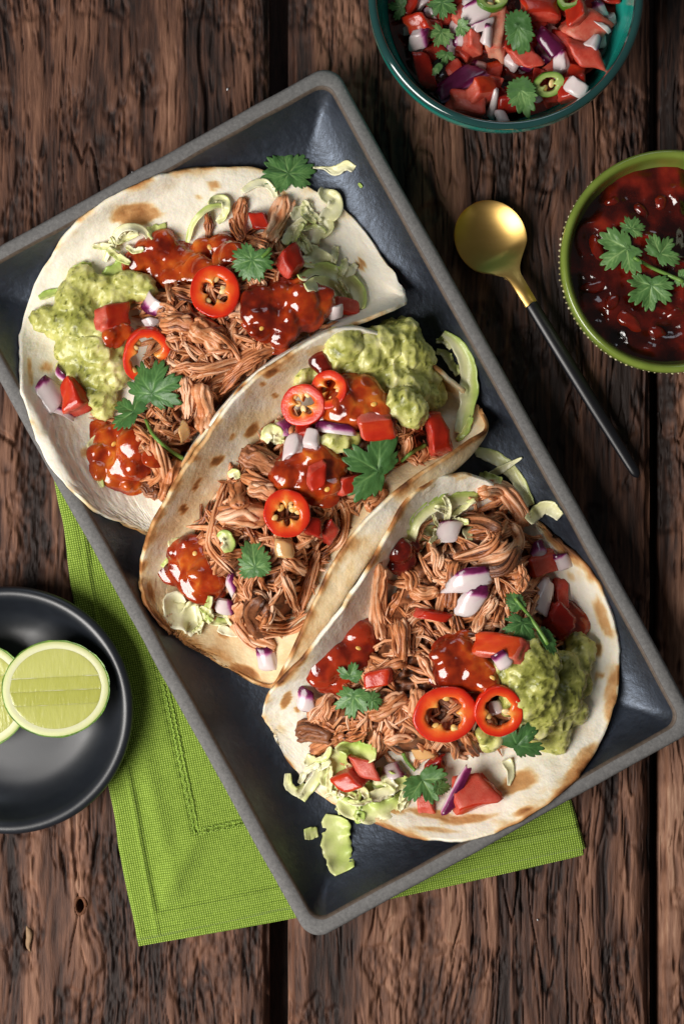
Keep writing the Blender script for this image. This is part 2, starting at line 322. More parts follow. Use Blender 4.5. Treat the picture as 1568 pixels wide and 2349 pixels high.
# ------------------------------------------------------------------ shape builders
def lathe(prof, n=96, cx=0, cy=0):
    P = np.asarray(prof, float); a = np.linspace(0, 2 * math.pi, n, endpoint=False)
    V = np.stack([cx + P[:, 0, None] * np.cos(a), cy + P[:, 0, None] * np.sin(a), np.repeat(P[:, 1, None], n, 1)], -1).reshape(-1, 3)
    return V, grid_faces(len(P), n, True)
def smooth_prof(P, n): return catmull(np.asarray(P, float), n)
def tube(path, rad, seg=10, flat=1., rid=.0, seed=0, up=None):
    P = np.asarray(path, float); n = len(P); rad = np.broadcast_to(rad, (n,))
    T = np.gradient(P, axis=0); T /= np.linalg.norm(T, axis=1)[:, None] + 1e-9
    N = np.zeros_like(P); ref = np.array([0, 0, 1.]) if up is None else up
    N = ref - T * (T @ ref)[:, None]; bad = np.linalg.norm(N, axis=1) < .15; N[bad] = np.array([.3, .9, 0.]); N -= T * np.sum(N * T, 1)[:, None]
    N /= np.linalg.norm(N, axis=1)[:, None] + 1e-9; B = np.cross(T, N)
    a = np.linspace(0, 2 * math.pi, seg, endpoint=False)
    tw = np.linspace(0, 1, n)[:, None]
    rr = rad[:, None] * np.ones((1, seg))
    if rid:
        rn = fbm(np.cos(a) * 2.4 + 5 + seed, np.sin(a) * 2.4 + 9 + tw * 1.1, seed=seed, oc=3)
        rr = rr * (1 + rid * 2 * (rn - .5))
    else: rn = np.full((n, seg), .5)
    V = P[:, None] + rr[..., None] * (np.sin(a)[None, :, None] * N[:, None] * flat + np.cos(a)[None, :, None] * B[:, None])
    V = V.reshape(-1, 3); F = grid_faces(n, seg, True).tolist()
    F.append(list(range(seg))[::-1]); F.append([(n - 1) * seg + k for k in range(seg)])
    return V, F, rn.reshape(-1)
def join(parts):
    V, F, T, k = [], [], [], 0
    for v, f, t in parts:
        V.append(v); T.append(t); F += [[i + k for i in q] for q in f]; k += len(v)
    return np.vstack(V), F, np.concatenate(T)
def quadify(F):  # quads only where possible, for speed of stamping lists
    return F
_ico = {}
def ico(sub=2):
    if sub not in _ico:
        bm = bmesh.new(); bmesh.ops.create_icosphere(bm, subdivisions=sub, radius=1.)
        _ico[sub] = (np.array([v.co[:] for v in bm.verts]), np.array([[v.index for v in f.verts] for f in bm.faces])); bm.free()
    return _ico[sub]
def remesh(spheres, voxel=.8, sit=4):
    """spheres: rows x,y,z,rx,ry,rz in mm -> one continuous skin round them"""
    iv, if_ = ico(2); V, F, k = [], [], 0
    for s in spheres:
        V.append(iv * np.array(s[3:6]) + np.array(s[:3])); F.append(if_ + k); k += len(iv)
    me = bpy.data.meshes.new('tmp'); V = np.vstack(V); F = np.vstack(F)
    me.from_pydata(V.tolist(), [], F.tolist()); o = bpy.data.objects.new('tmp', me); COL.objects.link(o)
    r = o.modifiers.new('r', 'REMESH'); r.mode = 'VOXEL'; r.voxel_size = voxel
    s = o.modifiers.new('s', 'SMOOTH'); s.factor = .5; s.iterations = sit
    dg = bpy.context.evaluated_depsgraph_get(); e = o.evaluated_get(dg).to_mesh()
    n = len(e.vertices); co = np.empty(n * 3, np.float32); e.vertices.foreach_get('co', co); no = np.empty(n * 3, np.float32); e.vertices.foreach_get('normal', no)
    fl = np.empty(len(e.loops), np.int32); e.loops.foreach_get('vertex_index', fl)
    V2 = co.reshape(-1, 3).astype(float); N2 = no.reshape(-1, 3).astype(float); F2 = fl.reshape(-1, 4) if len(fl) == 4 * len(e.polygons) else [list(p.vertices) for p in e.polygons]
    o.evaluated_get(dg).to_mesh_clear(); bpy.data.objects.remove(o); bpy.data.meshes.remove(me)
    return V2, N2, F2
WOOD_BITS()
# ------------------------------------------------------------------ napkin
def inpoly(px, py, poly):
    poly = np.asarray(poly, float); c = np.zeros(np.shape(px), bool); n = len(poly)
    for i in range(n):
        x1, y1 = poly[i]; x2, y2 = poly[(i + 1) % n]
        k = ((y1 > py) != (y2 > py)) & (px < (x2 - x1) * (py - y1) / (y2 - y1 + 1e-12) + x1); c ^= k
    return c
def napkin():
    bl, br, tl = np.array([312., 2158]), np.array([1342., 1945]), np.array([120., 1078])
    nu, nv = 200, 220
    a, b = np.meshgrid(np.linspace(0, 1, nu), np.linspace(0, 1, nv), indexing='ij')
    aw = a * (1 - .12 * b); U = bl[0] + aw * (br - bl)[0] + b * (tl - bl)[0]; Vv = bl[1] + aw * (br - bl)[1] + b * (tl - bl)[1]
    X = (U - CU) * S; Y = (CV - Vv) * S
    ls, lb = a * 210.4, b * 229.       # mm from the left and from the bottom edge
    lr = (1 - a) * 210.4
    X = X + 3. * (fbm(lb / 40, lb * 0, seed=5) - .5) * np.exp(-ls / 20); Y = Y + 3. * (fbm(ls / 45, ls * 0, seed=6) - .5) * np.exp(-lb / 20)
    z = 1.9 + .9 * (fbm(X / 17, Y / 17, seed=3) - .5)
    hem = lambda d, w: .9 * (1 - sm(w - .8, w + .5, d)) + 1.1 * np.exp(-((d - w + .5) / .9) ** 2)
    z = z + np.maximum(hem(ls, 10.8 + .6 * np.sin(lb / 30)), hem(lb, 11.5))
    z = z - .8 * np.exp(-((lb - 5.3 - ls * .012) / .7) ** 2) * (ls > 4)
    # soft rumples
    z = z + 2.4 * np.exp(-(((ls - 26) * .8 + (lb - 30) * -.55) / 5.5) ** 2) * np.exp(-((lb - 30) / 17) ** 2) * sm(12, 18, ls) * sm(12, 17, lb)
    z = z + 1.3 * np.exp(-((ls - 21 + (lb - 60) * .05) / 4) ** 2) * np.exp(-((lb - 60) / 40) ** 2) * sm(12, 17, ls)
    z = z + .8 * np.exp(-((ls - 8 + lb * .01) / 3) ** 2) * np.exp(-((lb - 195) / 25) ** 2)
    # hemstitch trench: down the left, then along the bottom
    ds = np.where(lb > 44, np.abs(ls - 36.5 + .03 * (lb - 44)), 99); db = np.where(ls > 36, np.abs(lb - 45.5), 99)
    pit = np.minimum(ds, db); along = np.where(ds < db, lb, ls)
    z = z - .5 * np.exp(-(pit / 1.5) ** 2) - 1.6 * np.exp(-(pit / .9) ** 2) * (np.sin(along * 2 * math.pi / 5.2) > .25)
    edge = np.minimum(np.minimum(ls, lb), lr); z = z * sm(-.6, 1.0, edge) + .15
    V = np.c_[X.ravel(), Y.ravel(), np.maximum(z, .12).ravel()]
    nap = thing('napkin', (V[:, 0].mean(), V[:, 1].mean(), 0), 'folded lime green linen napkin lying under the grey tray', 'napkin')
    F = grid_faces(nu, nv)[:, ::-1]; cloth = mk('cloth', V, F, M['linen'], np.zeros(len(V)), parent=nap); stamp(V, F)
    # lower folded layer that peeks out at the bottom edge
    a, b = np.meshgrid(np.linspace(.004, .992, 120), np.linspace(0, 1, 12), indexing='ij'); bb = -.012 - .010 * np.sin(a * 3) + b * .08
    U = bl[0] + a * (br - bl)[0] + bb * (tl - bl)[0]; Vv = bl[1] + a * (br - bl)[1] + bb * (tl - bl)[1]
    z = .9 * sm(-.1, .2, b) + .1 - .3 * sm(.3, .9, b); V2 = np.c_[((U - CU) * S).ravel(), ((CV - Vv) * S).ravel(), z.ravel()]
    mk('lower_fold', V2, grid_faces(120, 12)[:, ::-1], M['linen'], np.zeros(len(V2)), parent=nap)
    # stitches
    e1 = (br - bl) / 210.4; e2 = (tl - bl) / 229.; P = []
    rng = np.random.default_rng(3)
    def pt(l, h): q = bl + e1 * l + e2 * h; return np.array([(q[0] - CU) * S, (CV - q[1]) * S])
    line = [(36.5 - .03 * (h - 44), h) for h in np.arange(46, 118, 2.6)] + [(l, 45.5) for l in np.arange(38, 66, 2.6)]
    for k, (l, h) in enumerate(line):
        vert = k < 28
        for s in (-1, 1):
            d = rng.normal(0, .25, 4); o = 1.5 * s
            q = [pt(l + (o if vert else -1.2) + d[0], h + (-1.2 if vert else o)), pt(l + (o * .5 if vert else 0), h + (0 if vert else o * .5) + d[1]), pt(l + (o * (.9 + .3 * d[2]) if vert else 1.3), h + (1.3 if vert else o))]
            pth = catmull(np.array([[q[0][0], q[0][1], 2.3], [q[1][0], q[1][1], 2.9], [q[2][0], q[2][1], 2.4]]), 6); P.append(tube(pth, .28, 5))
    V3, F3, t3 = join(P); mk('hemstitch', V3, F3, M['thread'], t3, parent=cloth)
napkin()
# ------------------------------------------------------------------ tray
def rrect(hx, hy, r, ns=40, na=9):
    out = []
    for cx, cy, a0 in ((hx - r, hy - r, 0), (-hx + r, hy - r, 90), (-hx + r, -hy + r, 180), (hx - r, -hy + r, 270)):
        out += [(cx + r * math.cos(math.radians(a0 + 90 * k / na)), cy + r * math.sin(math.radians(a0 + 90 * k / na))) for k in range(na + 1)]
    P = np.array(out); Q = []
    for i in range(len(P)):
        a, b = P[i], P[(i + 1) % len(P)]; L = np.linalg.norm(b - a); n = ns if L > 20 else 1
        for k in range(n): Q.append(a + (b - a) * k / n)
    return np.array(Q)
TR_C = W(737, 1153, 26); TR_HX, TR_HY = 99.4, 169.6; TR_A = math.atan2(-.8756, .483) + math.pi / 2
def tray_loops(prof, seed):
    L = []
    for off, z in prof:
        q = rrect(TR_HX - off, TR_HY - off, max(2.5, 9.5 - off * .45)); nrm = q / np.linalg.norm(q, axis=1)[:, None]
        w = (fbm(q[:, 0] / 30, q[:, 1] / 30, seed=seed) - .5) * 1.4
        q = q + nrm * w[:, None]; L.append(np.c_[q, np.full(len(q), z) + w * .3])
    n = len(L[0]); V = np.vstack(L); V = rotz(V, TR_A) + np.array([TR_C[0], TR_C[1], 0]); return V, n
tray = thing('serving_tray', (TR_C[0], TR_C[1], 2.6), 'rectangular dark glazed stoneware tray with bare grey rim holding three tacos', 'tray')
V, n = tray_loops([(14, 2.9), (11, 2.7), (7, 4), (3, 12), (.9, 20), (.1, 23), (.0, 24.4), (.6, 25.4), (1.6, 25.95), (3.4, 26.1), (5.2, 25.9), (6.3, 25.3), (6.7, 24.6)], 4)
F = grid_faces(13, n, True); mk('rim', V, F, M['stoneware'], np.zeros(len(V)), parent=tray); stamp(V, F)
V, n = tray_loops([(5.95, 25.62), (6.4, 25.45), (6.85, 24.9), (7.2, 23.9)], 4); mk('glaze_edge', V, grid_faces(4, n, True), M['clay_edge'], np.full(len(V), .5), parent=tray)
V, n = tray_loops([(6.7, 24.6), (7.5, 23), (9.2, 20), (11.4, 17), (14.2, 14.2), (17.4, 11.7), (21.2, 9.5), (25.5, 7.9), (31, 6.8), (38, 6.35), (60, 6.2), (85, 6.1)], 4)
F = grid_faces(12, n, True).tolist() + [[11 * n + k for k in range(n)]]; F2 = np.array(F[:-1])
mk('glazed_well', V, F, M['glaze'], np.zeros(len(V)), parent=tray); stamp(V, F2)
# tray floor in the resting map
_xx, _yy = np.meshgrid(np.arange(NX) + HX + .5, np.arange(NY) + HY + .5)
_l = rotz(np.stack([_xx - TR_C[0], _yy - TR_C[1], 0 * _xx], -1).reshape(-1, 3), -TR_A)
_in = ((np.abs(_l[:, 0]) < TR_HX - 36) & (np.abs(_l[:, 1]) < TR_HY - 36)).reshape(NY, NX)
HM[_in] = np.maximum(HM[_in], 6.3)
HM_TRAY = HM.copy()
# ------------------------------------------------------------------ black plate with limes
pc = W(20, 1630, 18); R0 = 55.9
pl = thing('plate', (pc[0], pc[1], 0), 'round black satin plate with lime halves beside the napkin', 'plate')
prof = smooth_prof([(0, 3.2), (20, 3.0), (30, 3.2), (37, 4.4), (43, 8.0), (47.5, 13.2), (50.2, 16.8), (52.6, 18.3), (54.6, 18.0), (55.8, 16.6), (55.6, 14.8), (53, 10), (46, 5), (36, 2.3), (30, 1.9), (28, .3), (26, .3), (24, 1.6), (0, 1.6)], 76)
V, F = lathe(prof[:, :2], 120, *pc); mk('dish', V, F, M['black_plate'], np.full(len(V), .5), parent=pl); stamp(V, F)
def lime(u, v, a, b, rz, label, ftop, tilt):
    """half a lime cut lengthwise, cut face up"""
    n = 72; t = np.linspace(0, 2 * math.pi, n, endpoint=False)
    def shell(k, zt, dep, rows=9, rough=0.):
        L = []
        for i in range(rows):
            ph = math.pi / 2 * i / (rows - 1) * .985; c = math.cos(ph); r = 1 + rough * (vn(np.cos(t) * 9 + 20, np.sin(t) * 9 + 20 + i * 1.3, seed=4) - .5)
            L.append(np.c_[a * k * c * np.cos(t) * r, b * k * c * np.sin(t) * r, zt - dep * math.sin(ph) + 0 * t])
        return np.vstack(L), grid_faces(rows, n, True).tolist() + [[(rows - 1) * n + q for q in range(n)]]
    Vr, Fr = shell(1., 0, 17, 10, .025)
    k = len(Vr); ring = np.c_[a * .972 * np.cos(t), b * .972 * np.sin(t), .25 + 0 * t]; Vr = np.vstack([Vr, ring]); Fr += [[q, k + q, k + (q + 1) % n, (q + 1) % n][::-1] for q in range(n)]
    L = [np.c_[a * s * np.cos(t), b * s * np.sin(t), z + 0 * t] for s, z in ((.972, .25), (.94, .4), (.89, .42), (.86, .3), (.80, .22), (.4, .22), (.02, .22))]
    Vp = np.vstack(L); Fp = grid_faces(7, n, True).tolist() + [[6 * n + q for q in range(n)]]
    tp = np.repeat([.0, .35, .8, .9, .9, .9, .9], n)
    ai, bi = a * .845, b * .825; cuts = [-1., -.40, -.045, .29, 1.]; segs = []
    for q in range(4):
        y0, y1 = cuts[q] * bi + .03, cuts[q + 1] * bi - .03; xs = np.linspace(-.998, .998, 40) * ai; rows = []
        lim = bi * np.sqrt(np.clip(1 - (xs / ai) ** 2, 0, 1)); wv = .45 * (fbm(xs / 6, xs * 0, seed=q + int(a * 10)) - .5)
        lo, hi = np.clip(np.maximum(y0 + (0 if q == 0 else wv), -lim), -lim, lim), np.clip(np.minimum(y1 + wv, lim), -lim, lim); hi = np.maximum(hi, lo + .02)
        for s in np.linspace(0, 1, 9): rows.append(np.c_[xs, lo + (hi - lo) * s, .27 + .12 * np.sin(math.pi * s) ** .5 * np.clip((hi - lo) / 3, 0, 1)])
        segs.append((np.vstack(rows), grid_faces(9, 40).tolist(), (.60, .34, .48, .72)[q] + .0 * np.zeros(360)))
    f = lambda Q: rotz(rotx(np.asarray(Q, float), tilt), rz)
    cx, cy = W(u, v, ftop); org = np.array([cx, cy, ftop])
    th = thing('lime_half', (cx, cy, ftop - 17), label, 'lime')
    mk('rind', f(Vr) + org, Fr, M['lime_rind'], vn(np.arctan2(Vr[:, 1], Vr[:, 0]) * 9, Vr[:, 2] / 2, seed=2), parent=th)
    mk('pith', f(Vp) + org, Fp, M['lime_pith'], tp, parent=th)
    for s in segs: mk('segment', f(s[0]) + org, s[1], M['lime_flesh'], s[2], parent=th)
lime(-52, 1594, 23.5, 24.5, .25, 'lime half partly covered by another lime half on black plate', 17.0, .10)
lime(128, 1580, 24.3, 21.7, .05, 'whole cut face of a lime half overlapping its neighbour on black plate', 23.0, -.06)
# ------------------------------------------------------------------ spoon
def spoon():
    c = np.array([1124., 546.]); d = np.array([338., 548.]); d /= np.linalg.norm(d); nn = np.array([d[1], -d[0]])   # nn: towards picture right/up
    th = None; rows = []; ta = np.r_[-87 * np.cos(np.linspace(0, 1.2, 16)), np.linspace(-20, 178, 44)]; ta = np.sort(np.unique(np.round(ta, 3)))
    m = 25; xi = np.linspace(-1, 1, m)
    def top(t):
        e = np.sqrt(max(0., 1 - (t / 88.) ** 2)) * 81 if t < 45 else 0
        neck = 14 + 24 * math.exp(-((max(t, 60) - 60) / 26.) ** 1.6) if t > 30 else 0
        if t < 45: return max(e, .6)
        w45 = np.sqrt(1 - (45 / 88.) ** 2) * 81; s = sm(45, 112, t); return (w45 - (t - 45) * .55) * (1 - s) + (15.5 - (t - 112) * .02) * s
    Vt, Vb = [], []
    for t in ta:
        w = top(t); rise = 5.6 + 3.4 * sm(60, 150, t) - .5 * sm(150, 180, t)     # rim height, mm
        dep = 4.9 * max(0., 1 - (t / 90.) ** 2) ** .8 if abs(t) < 90 else 0
        dep = dep * (1 - sm(40, 92, t)); crown = .7 * sm(70, 120, t)
        for x in xi:
            q = c + d * t + nn * w * x; z = rise - dep * (1 - x * x) + crown * (1 - x * x) ; xy = W(q[0], q[1], z); Vt.append((*xy, z + .75)); Vb.append((*xy, max(.15, z - .9 - .4 * (1 - abs(x)))))
    Vt, Vb = np.array(Vt), np.array(Vb); n = len(ta); V = np.vstack([Vt, Vb]); k = len(Vt)
    F = grid_faces(n, m).tolist(); F += [[i + k for i in f[::-1]] for f in F]
    F += [[i * m, i * m + k, (i + 1) * m + k, (i + 1) * m][::1] for i in range(n - 1)] + [[(i + 1) * m + m - 1, (i + 1) * m + m - 1 + k, i * m + m - 1 + k, i * m + m - 1] for i in range(n - 1)]
    F += [[j + 1, j + 1 + k, j + k, j] for j in range(m - 1)] + [[(n - 1) * m + j, (n - 1) * m + j + k, (n - 1) * m + j + 1 + k, (n - 1) * m + j + 1] for j in range(m - 1)]
    sp = thing('spoon', (*W(*c, 0), 0), 'brass spoon with slim black handle lying on the planks', 'spoon')
    o = mk('bowl', V, F, M['brass'], np.full(len(V), .5), parent=sp, bevel=.25)
    ts = np.r_[176, np.linspace(180, 630, 30), 638, 643, 645]; path = []
    for t in ts:
        q = c + d * t; z = 8.3 - 4.2 * sm(180, 645, t); path.append((*W(q[0], q[1], z), z))
    r = np.interp(ts, [176, 180, 300, 450, 600, 630, 640, 645], [2.75, 3.0, 3.3, 3.15, 2.5, 2.3, 1.7, .5])
    Vh, Fh, _ = tube(path, r, 20, .62); mk('handle', Vh, Fh, M['handle'], np.full(len(Vh), .5), parent=sp); stamp(V, F); stamp(Vh, Fh)
spoon()
# ------------------------------------------------------------------ bowls
BT = W(1160, -20, 55); RT = 58.6
tb = thing('teal_bowl', (BT[0], BT[1], 0), 'round teal enamel bowl filled with chopped tomato and onion salsa', 'bowl')
po = smooth_prof([(0, 1), (24, .6), (27, 0), (30, .4), (42, 8), (51, 22), (57.4, 36), (59.2, 46), (59.5, 53.4)], 40)
V, F = lathe(po, 128, *BT); mk('outer_wall', V, F, M['teal'], .5 + .4 * np.sin(V[:, 2] * .55), parent=tb); stamp(V, F)
pr = smooth_prof([(59.5, 53.4), (59.3, 54.4), (58.6, 55.1), (57.4, 55.4), (56.2, 54.8), (55.5, 52.6)], 18)
V, F = lathe(pr, 128, *BT); mk('rim', V, F, M['teal_edge'], np.full(len(V), .5), parent=tb); stamp(V, F)
pi_ = smooth_prof([(55.5, 52.6), (54.4, 44), (51, 32), (44, 18), (34, 8), (20, 4), (0, 3.4)], 40)
V, F = lathe(pi_, 128, *BT); mk('inner_wall', V, F, M['teal'], .5 + .3 * np.sin(V[:, 2] * .4), parent=tb); stamp(V, F)
BG = W(1541, 597, 46); RG = 48.6
gb = thing('green_bowl', (BG[0], BG[1], 0), 'small olive green ceramic bowl of dark red salsa with beaded outside', 'bowl')
prof = smooth_prof([(0, 3.5), (20, 4), (32, 10), (39.5, 22), (43.2, 34), (44.6, 42), (45.4, 45.2), (46.8, 46.5), (48.3, 45.6), (48.7, 43), (48.4, 38), (47, 28), (43, 14), (36, 4), (28, .6), (24, 0), (22, 1), (0, 1.2)], 80)
V, F = lathe(prof, 128, *BG); w = 1 + .006 * np.sin(np.arctan2(V[:, 1] - BG[1], V[:, 0] - BG[0]) * 3 + 1)
V[:, 0] = BG[0] + (V[:, 0] - BG[0]) * w; V[:, 1] = BG[1] + (V[:, 1] - BG[1]) * w
gbody = mk('body', V, F, M['green_glaze'], .5 + .35 * (fbm(V[:, 0] / 9, V[:, 1] / 9, V[:, 2] / 9, seed=8) - .5) * 2, parent=gb); stamp(V, F)
P = []; iv, if_ = ico(1); rng = np.random.default_rng(5)
for k in range(118):
    a = 2 * math.pi * k / 118; rr = 48.55 + rng.normal(0, .15); q = iv * np.array([.6, .4 + rng.random() * .4, 1.3]) ; q = rotz(roty(q, .1), a + rng.normal(0, .3)); P.append((q + np.array([BG[0] + rr * math.cos(a), BG[1] + rr * math.sin(a), 38.5 + rng.normal(0, .35)]), if_.tolist(), np.full(len(iv), rng.random())))
V, F, t = join(P); mk('beaded_band', V, F, M['bead'], t, parent=gbody)
# ------------------------------------------------------------------ tortillas
def tortilla(curves, ns, nt, seed, spots, edge_amt, label, thick=1.7, stain=(), warm=0.):
    C = []
    for c in curves:
        c = np.asarray(c, float); xy = np.array([W(u, v, z) for u, v, z in c]); C.append(catmull(np.c_[xy, c[:, 2]], ns))
    C = np.stack(C, 1); V = np.stack([catmull(C[i], nt) for i in range(ns)])          # ns,nt,3
    X, Y = V[..., 0].copy(), V[..., 1].copy()
    V[..., 2] += 1.6 * (fbm(X / 15, Y / 15, seed=seed) - .5) + 1.2 * (fbm(X / 4.2, Y / 4.2, seed=seed + 1) - .5)
    ix = np.clip((X - HX).astype(int), 0, NX - 1); iy = np.clip((Y - HY).astype(int), 0, NY - 1); V[..., 2] = np.maximum(V[..., 2], HM_TRAY[iy, ix] + thick / 2 + .15 + .9 * fbm(X / 5, Y / 5, seed=seed + 9))
    B = np.concatenate([V[:, 0], V[-1, :], V[::-1, -1], V[0, ::-1]]); Vf = V.reshape(-1, 3)
    D = np.full(len(Vf), 1e9)
    for k in range(len(B)): D = np.minimum(D, np.linalg.norm(Vf - B[k], axis=1))
    # ragged edge
    cen = Vf.mean(0); dr = (Vf - cen); dr /= np.linalg.norm(dr, axis=1)[:, None] + 1e-6
    rag = (fbm(Vf[:, 0] / 6, Vf[:, 1] / 6, seed=seed + 2) - .5) * 1.5 + (fbm(Vf[:, 0] / 22, Vf[:, 1] / 22, seed=seed + 6) - .5) * 1.8
    Vf = Vf + dr * (rag * np.exp(-D / 4))[:, None] * np.array([1, 1, .2])
    n1 = fbm(Vf[:, 0] / 9, Vf[:, 1] / 9, Vf[:, 2] / 9, seed=seed + 3); n2 = fbm(Vf[:, 0] / 3, Vf[:, 1] / 3, Vf[:, 2] / 3, seed=seed + 4)
    n3 = fbm(Vf[:, 0] / 24, Vf[:, 1] / 24, Vf[:, 2] / 24, seed=seed + 5)
    tone = .04 + .75 * edge_amt * np.exp(-D / 1.6) * sm(.40, .64, n3 * .55 + n1 * .45) + .36 * edge_amt * np.exp(-D / 7) * sm(.5, .68, n1 * .7 + n2 * .3)
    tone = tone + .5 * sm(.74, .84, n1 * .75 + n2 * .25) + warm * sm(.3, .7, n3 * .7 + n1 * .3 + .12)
    for (u, v, ru, rv, ang, amt) in spots:
        kk = (H - Vf[:, 2]) / H; U = CU + Vf[:, 0] / S / kk; Q = CV - Vf[:, 1] / S / kk; c, s = math.cos(ang), math.sin(ang)
        e = np.sqrt((((U - u) * c + (Q - v) * s) / ru) ** 2 + ((-(U - u) * s + (Q - v) * c) / rv) ** 2) + (n2 - .5) * .9 + (n1 - .5) * .8
        tone = tone + amt * (1 - sm(.55, 1.08, e)) * (.75 + .6 * (n2 - .5))
    F = grid_faces(ns, nt); o = mk('tortilla', Vf, F, M['tortilla'], np.clip(tone, 0, 1), label=label, cat='tortilla', solid=thick); stamp(Vf + np.array([0, 0, thick / 2]), F)
    return Vf
# scorched-spot taco: left side spread flat, right side standing
A1 = [(338, 1226, 8), (225, 1168, 9), (118, 1055, 11), (62, 905, 13), (52, 745, 12), (118, 590, 15), (262, 455, 21), (470, 386, 16), (640, 400, 10), (786, 478, 9), (880, 592, 12), (926, 668, 20)]
Mid1 = [(350, 1216, 8.2), (290, 1130, 8), (230, 1020, 8), (205, 900, 8), (215, 790, 8), (290, 680, 8), (400, 600, 8), (520, 555, 8), (660, 545, 8), (780, 580, 8), (870, 635, 12), (929, 676, 22)]
Va1 = [(362, 1205, 8.6), (380, 1140, 8), (400, 1060, 8), (430, 990, 8), (480, 920, 8), (540, 860, 8), (605, 800, 8), (670, 760, 8), (750, 720, 8), (830, 700, 10), (900, 680, 16), (931, 684, 25)]
F1 = [(372, 1190, 12), (395, 1120, 22), (430, 1050, 30), (480, 980, 34), (535, 910, 36), (590, 858, 38), (660, 812, 40), (720, 782, 41), (780, 757, 41), (850, 730, 39), (905, 708, 34), (932, 694, 29)]
tortilla([A1, Mid1, Va1, F1], 130, 100, 21, [(318, 490, 62, 30, .05, .72), (270, 558, 14, 14, 0, .6), (490, 424, 14, 12, 0, .55), (455, 453, 9, 8, 0, .5), (829, 605, 9, 17, -.2, .75), (104, 843, 20, 16, .3, .5), (68, 860, 8, 38, -.1, .55), (196, 1040, 14, 12, 0, .5), (410, 540, 24, 12, .2, .35), (485, 548, 20, 10, .4, .45)], .62,
         'flour tortilla with one big scorched brown spot, opened flat against tray side')
# middle taco
L2 = [(395, 1452, 8), (352, 1402, 9), (326, 1345, 14), (322, 1296, 24), (338, 1235, 34), (368, 1165, 42), (445, 1042, 47), (560, 888, 50), (690, 796, 50), (790, 752, 46), (880, 770, 38), (985, 835, 28), (1062, 896, 20)]
Lb2 = [(400, 1450, 7.6), (385, 1410, 8), (375, 1360, 9), (385, 1310, 13), (420, 1235, 18), (455, 1180, 22), (520, 1090, 24), (610, 960, 26), (720, 870, 27), (820, 825, 26), (900, 820, 22), (1000, 865, 16), (1068, 905, 17)]
V2 = [(408, 1456, 7.5), (440, 1440, 7.5), (470, 1405, 7.5), (510, 1360, 7.5), (560, 1300, 7.5), (610, 1240, 7.5), (670, 1170, 7.5), (740, 1080, 7.5), (820, 1000, 7.5), (890, 950, 7.5), (960, 920, 8), (1030, 915, 10), (1078, 918, 16)]
Rb2 = [(420, 1464, 7.6), (500, 1505, 8), (585, 1545, 9), (648, 1545, 14), (722, 1458, 24), (796, 1348, 31), (852, 1262, 34), (900, 1196, 35), (958, 1136, 34), (1020, 1084, 31), (1077, 1030, 27), (1107, 977, 22), (1095, 935, 17)]
R2 = [(432, 1474, 8), (545, 1545, 9), (618, 1577, 14), (652, 1530, 25), (676, 1484, 33), (737, 1346, 41), (778, 1268, 45), (822, 1210, 48), (880, 1152, 49), (950, 1095, 48), (1020, 1050, 44), (1075, 1012, 38), (1113, 985, 30), (1098, 945, 20)]
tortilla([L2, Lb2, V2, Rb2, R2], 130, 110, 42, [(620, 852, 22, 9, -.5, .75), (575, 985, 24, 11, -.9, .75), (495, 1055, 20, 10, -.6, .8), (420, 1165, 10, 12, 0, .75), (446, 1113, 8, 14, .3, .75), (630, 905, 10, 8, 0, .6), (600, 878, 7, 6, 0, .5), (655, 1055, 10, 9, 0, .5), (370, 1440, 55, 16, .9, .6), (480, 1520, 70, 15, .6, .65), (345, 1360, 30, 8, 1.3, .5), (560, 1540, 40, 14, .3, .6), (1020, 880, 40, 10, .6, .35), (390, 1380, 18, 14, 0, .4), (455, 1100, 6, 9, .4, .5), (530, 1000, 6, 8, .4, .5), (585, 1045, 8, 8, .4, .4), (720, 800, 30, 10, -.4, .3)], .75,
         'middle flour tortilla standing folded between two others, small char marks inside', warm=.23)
# browned-rim taco: left side standing, right side spread over the tray edge
L3 = [(602, 1640, 11), (612, 1598, 19), (640, 1562, 27), (700, 1500, 36), (765, 1415, 41), (830, 1320, 44), (885, 1232, 46), (930, 1150, 46), (985, 1104, 43), (1040, 1090, 38), (1085, 1092, 33), (1115, 1102, 28)]
Lb3 = [(608, 1650, 10), (635, 1625, 12), (680, 1600, 15), (750, 1550, 17), (815, 1460, 18), (875, 1370, 19), (930, 1290, 20), (975, 1220, 20), (1030, 1170, 20), (1075, 1140, 21), (1110, 1122, 23), (1130, 1112, 25)]
V3 = [(614, 1660, 9), (660, 1660, 8), (720, 1650, 8), (790, 1610, 8), (870, 1540, 8), (940, 1450, 8), (1000, 1370, 8), (1050, 1300, 8), (1090, 1240, 8), (1120, 1190, 10), (1140, 1150, 15), (1145, 1122, 21)]
N3 = [(622, 1674, 9), (670, 1710, 8), (740, 1760, 8), (850, 1790, 8.5), (980, 1770, 9.5), (1090, 1690, 9), (1170, 1590, 8), (1210, 1480, 8), (1220, 1380, 8), (1210, 1280, 8), (1190, 1200, 11), (1162, 1138, 18)]
A3 = [(632, 1692, 9), (665, 1755, 8), (735, 1825, 8.5), (850, 1885, 17), (990, 1928, 27), (1130, 1913, 29), (1285, 1822, 28.5), (1380, 1698, 17), (1420, 1550, 13), (1398, 1412, 11), (1322, 1280, 10), (1185, 1155, 16)]
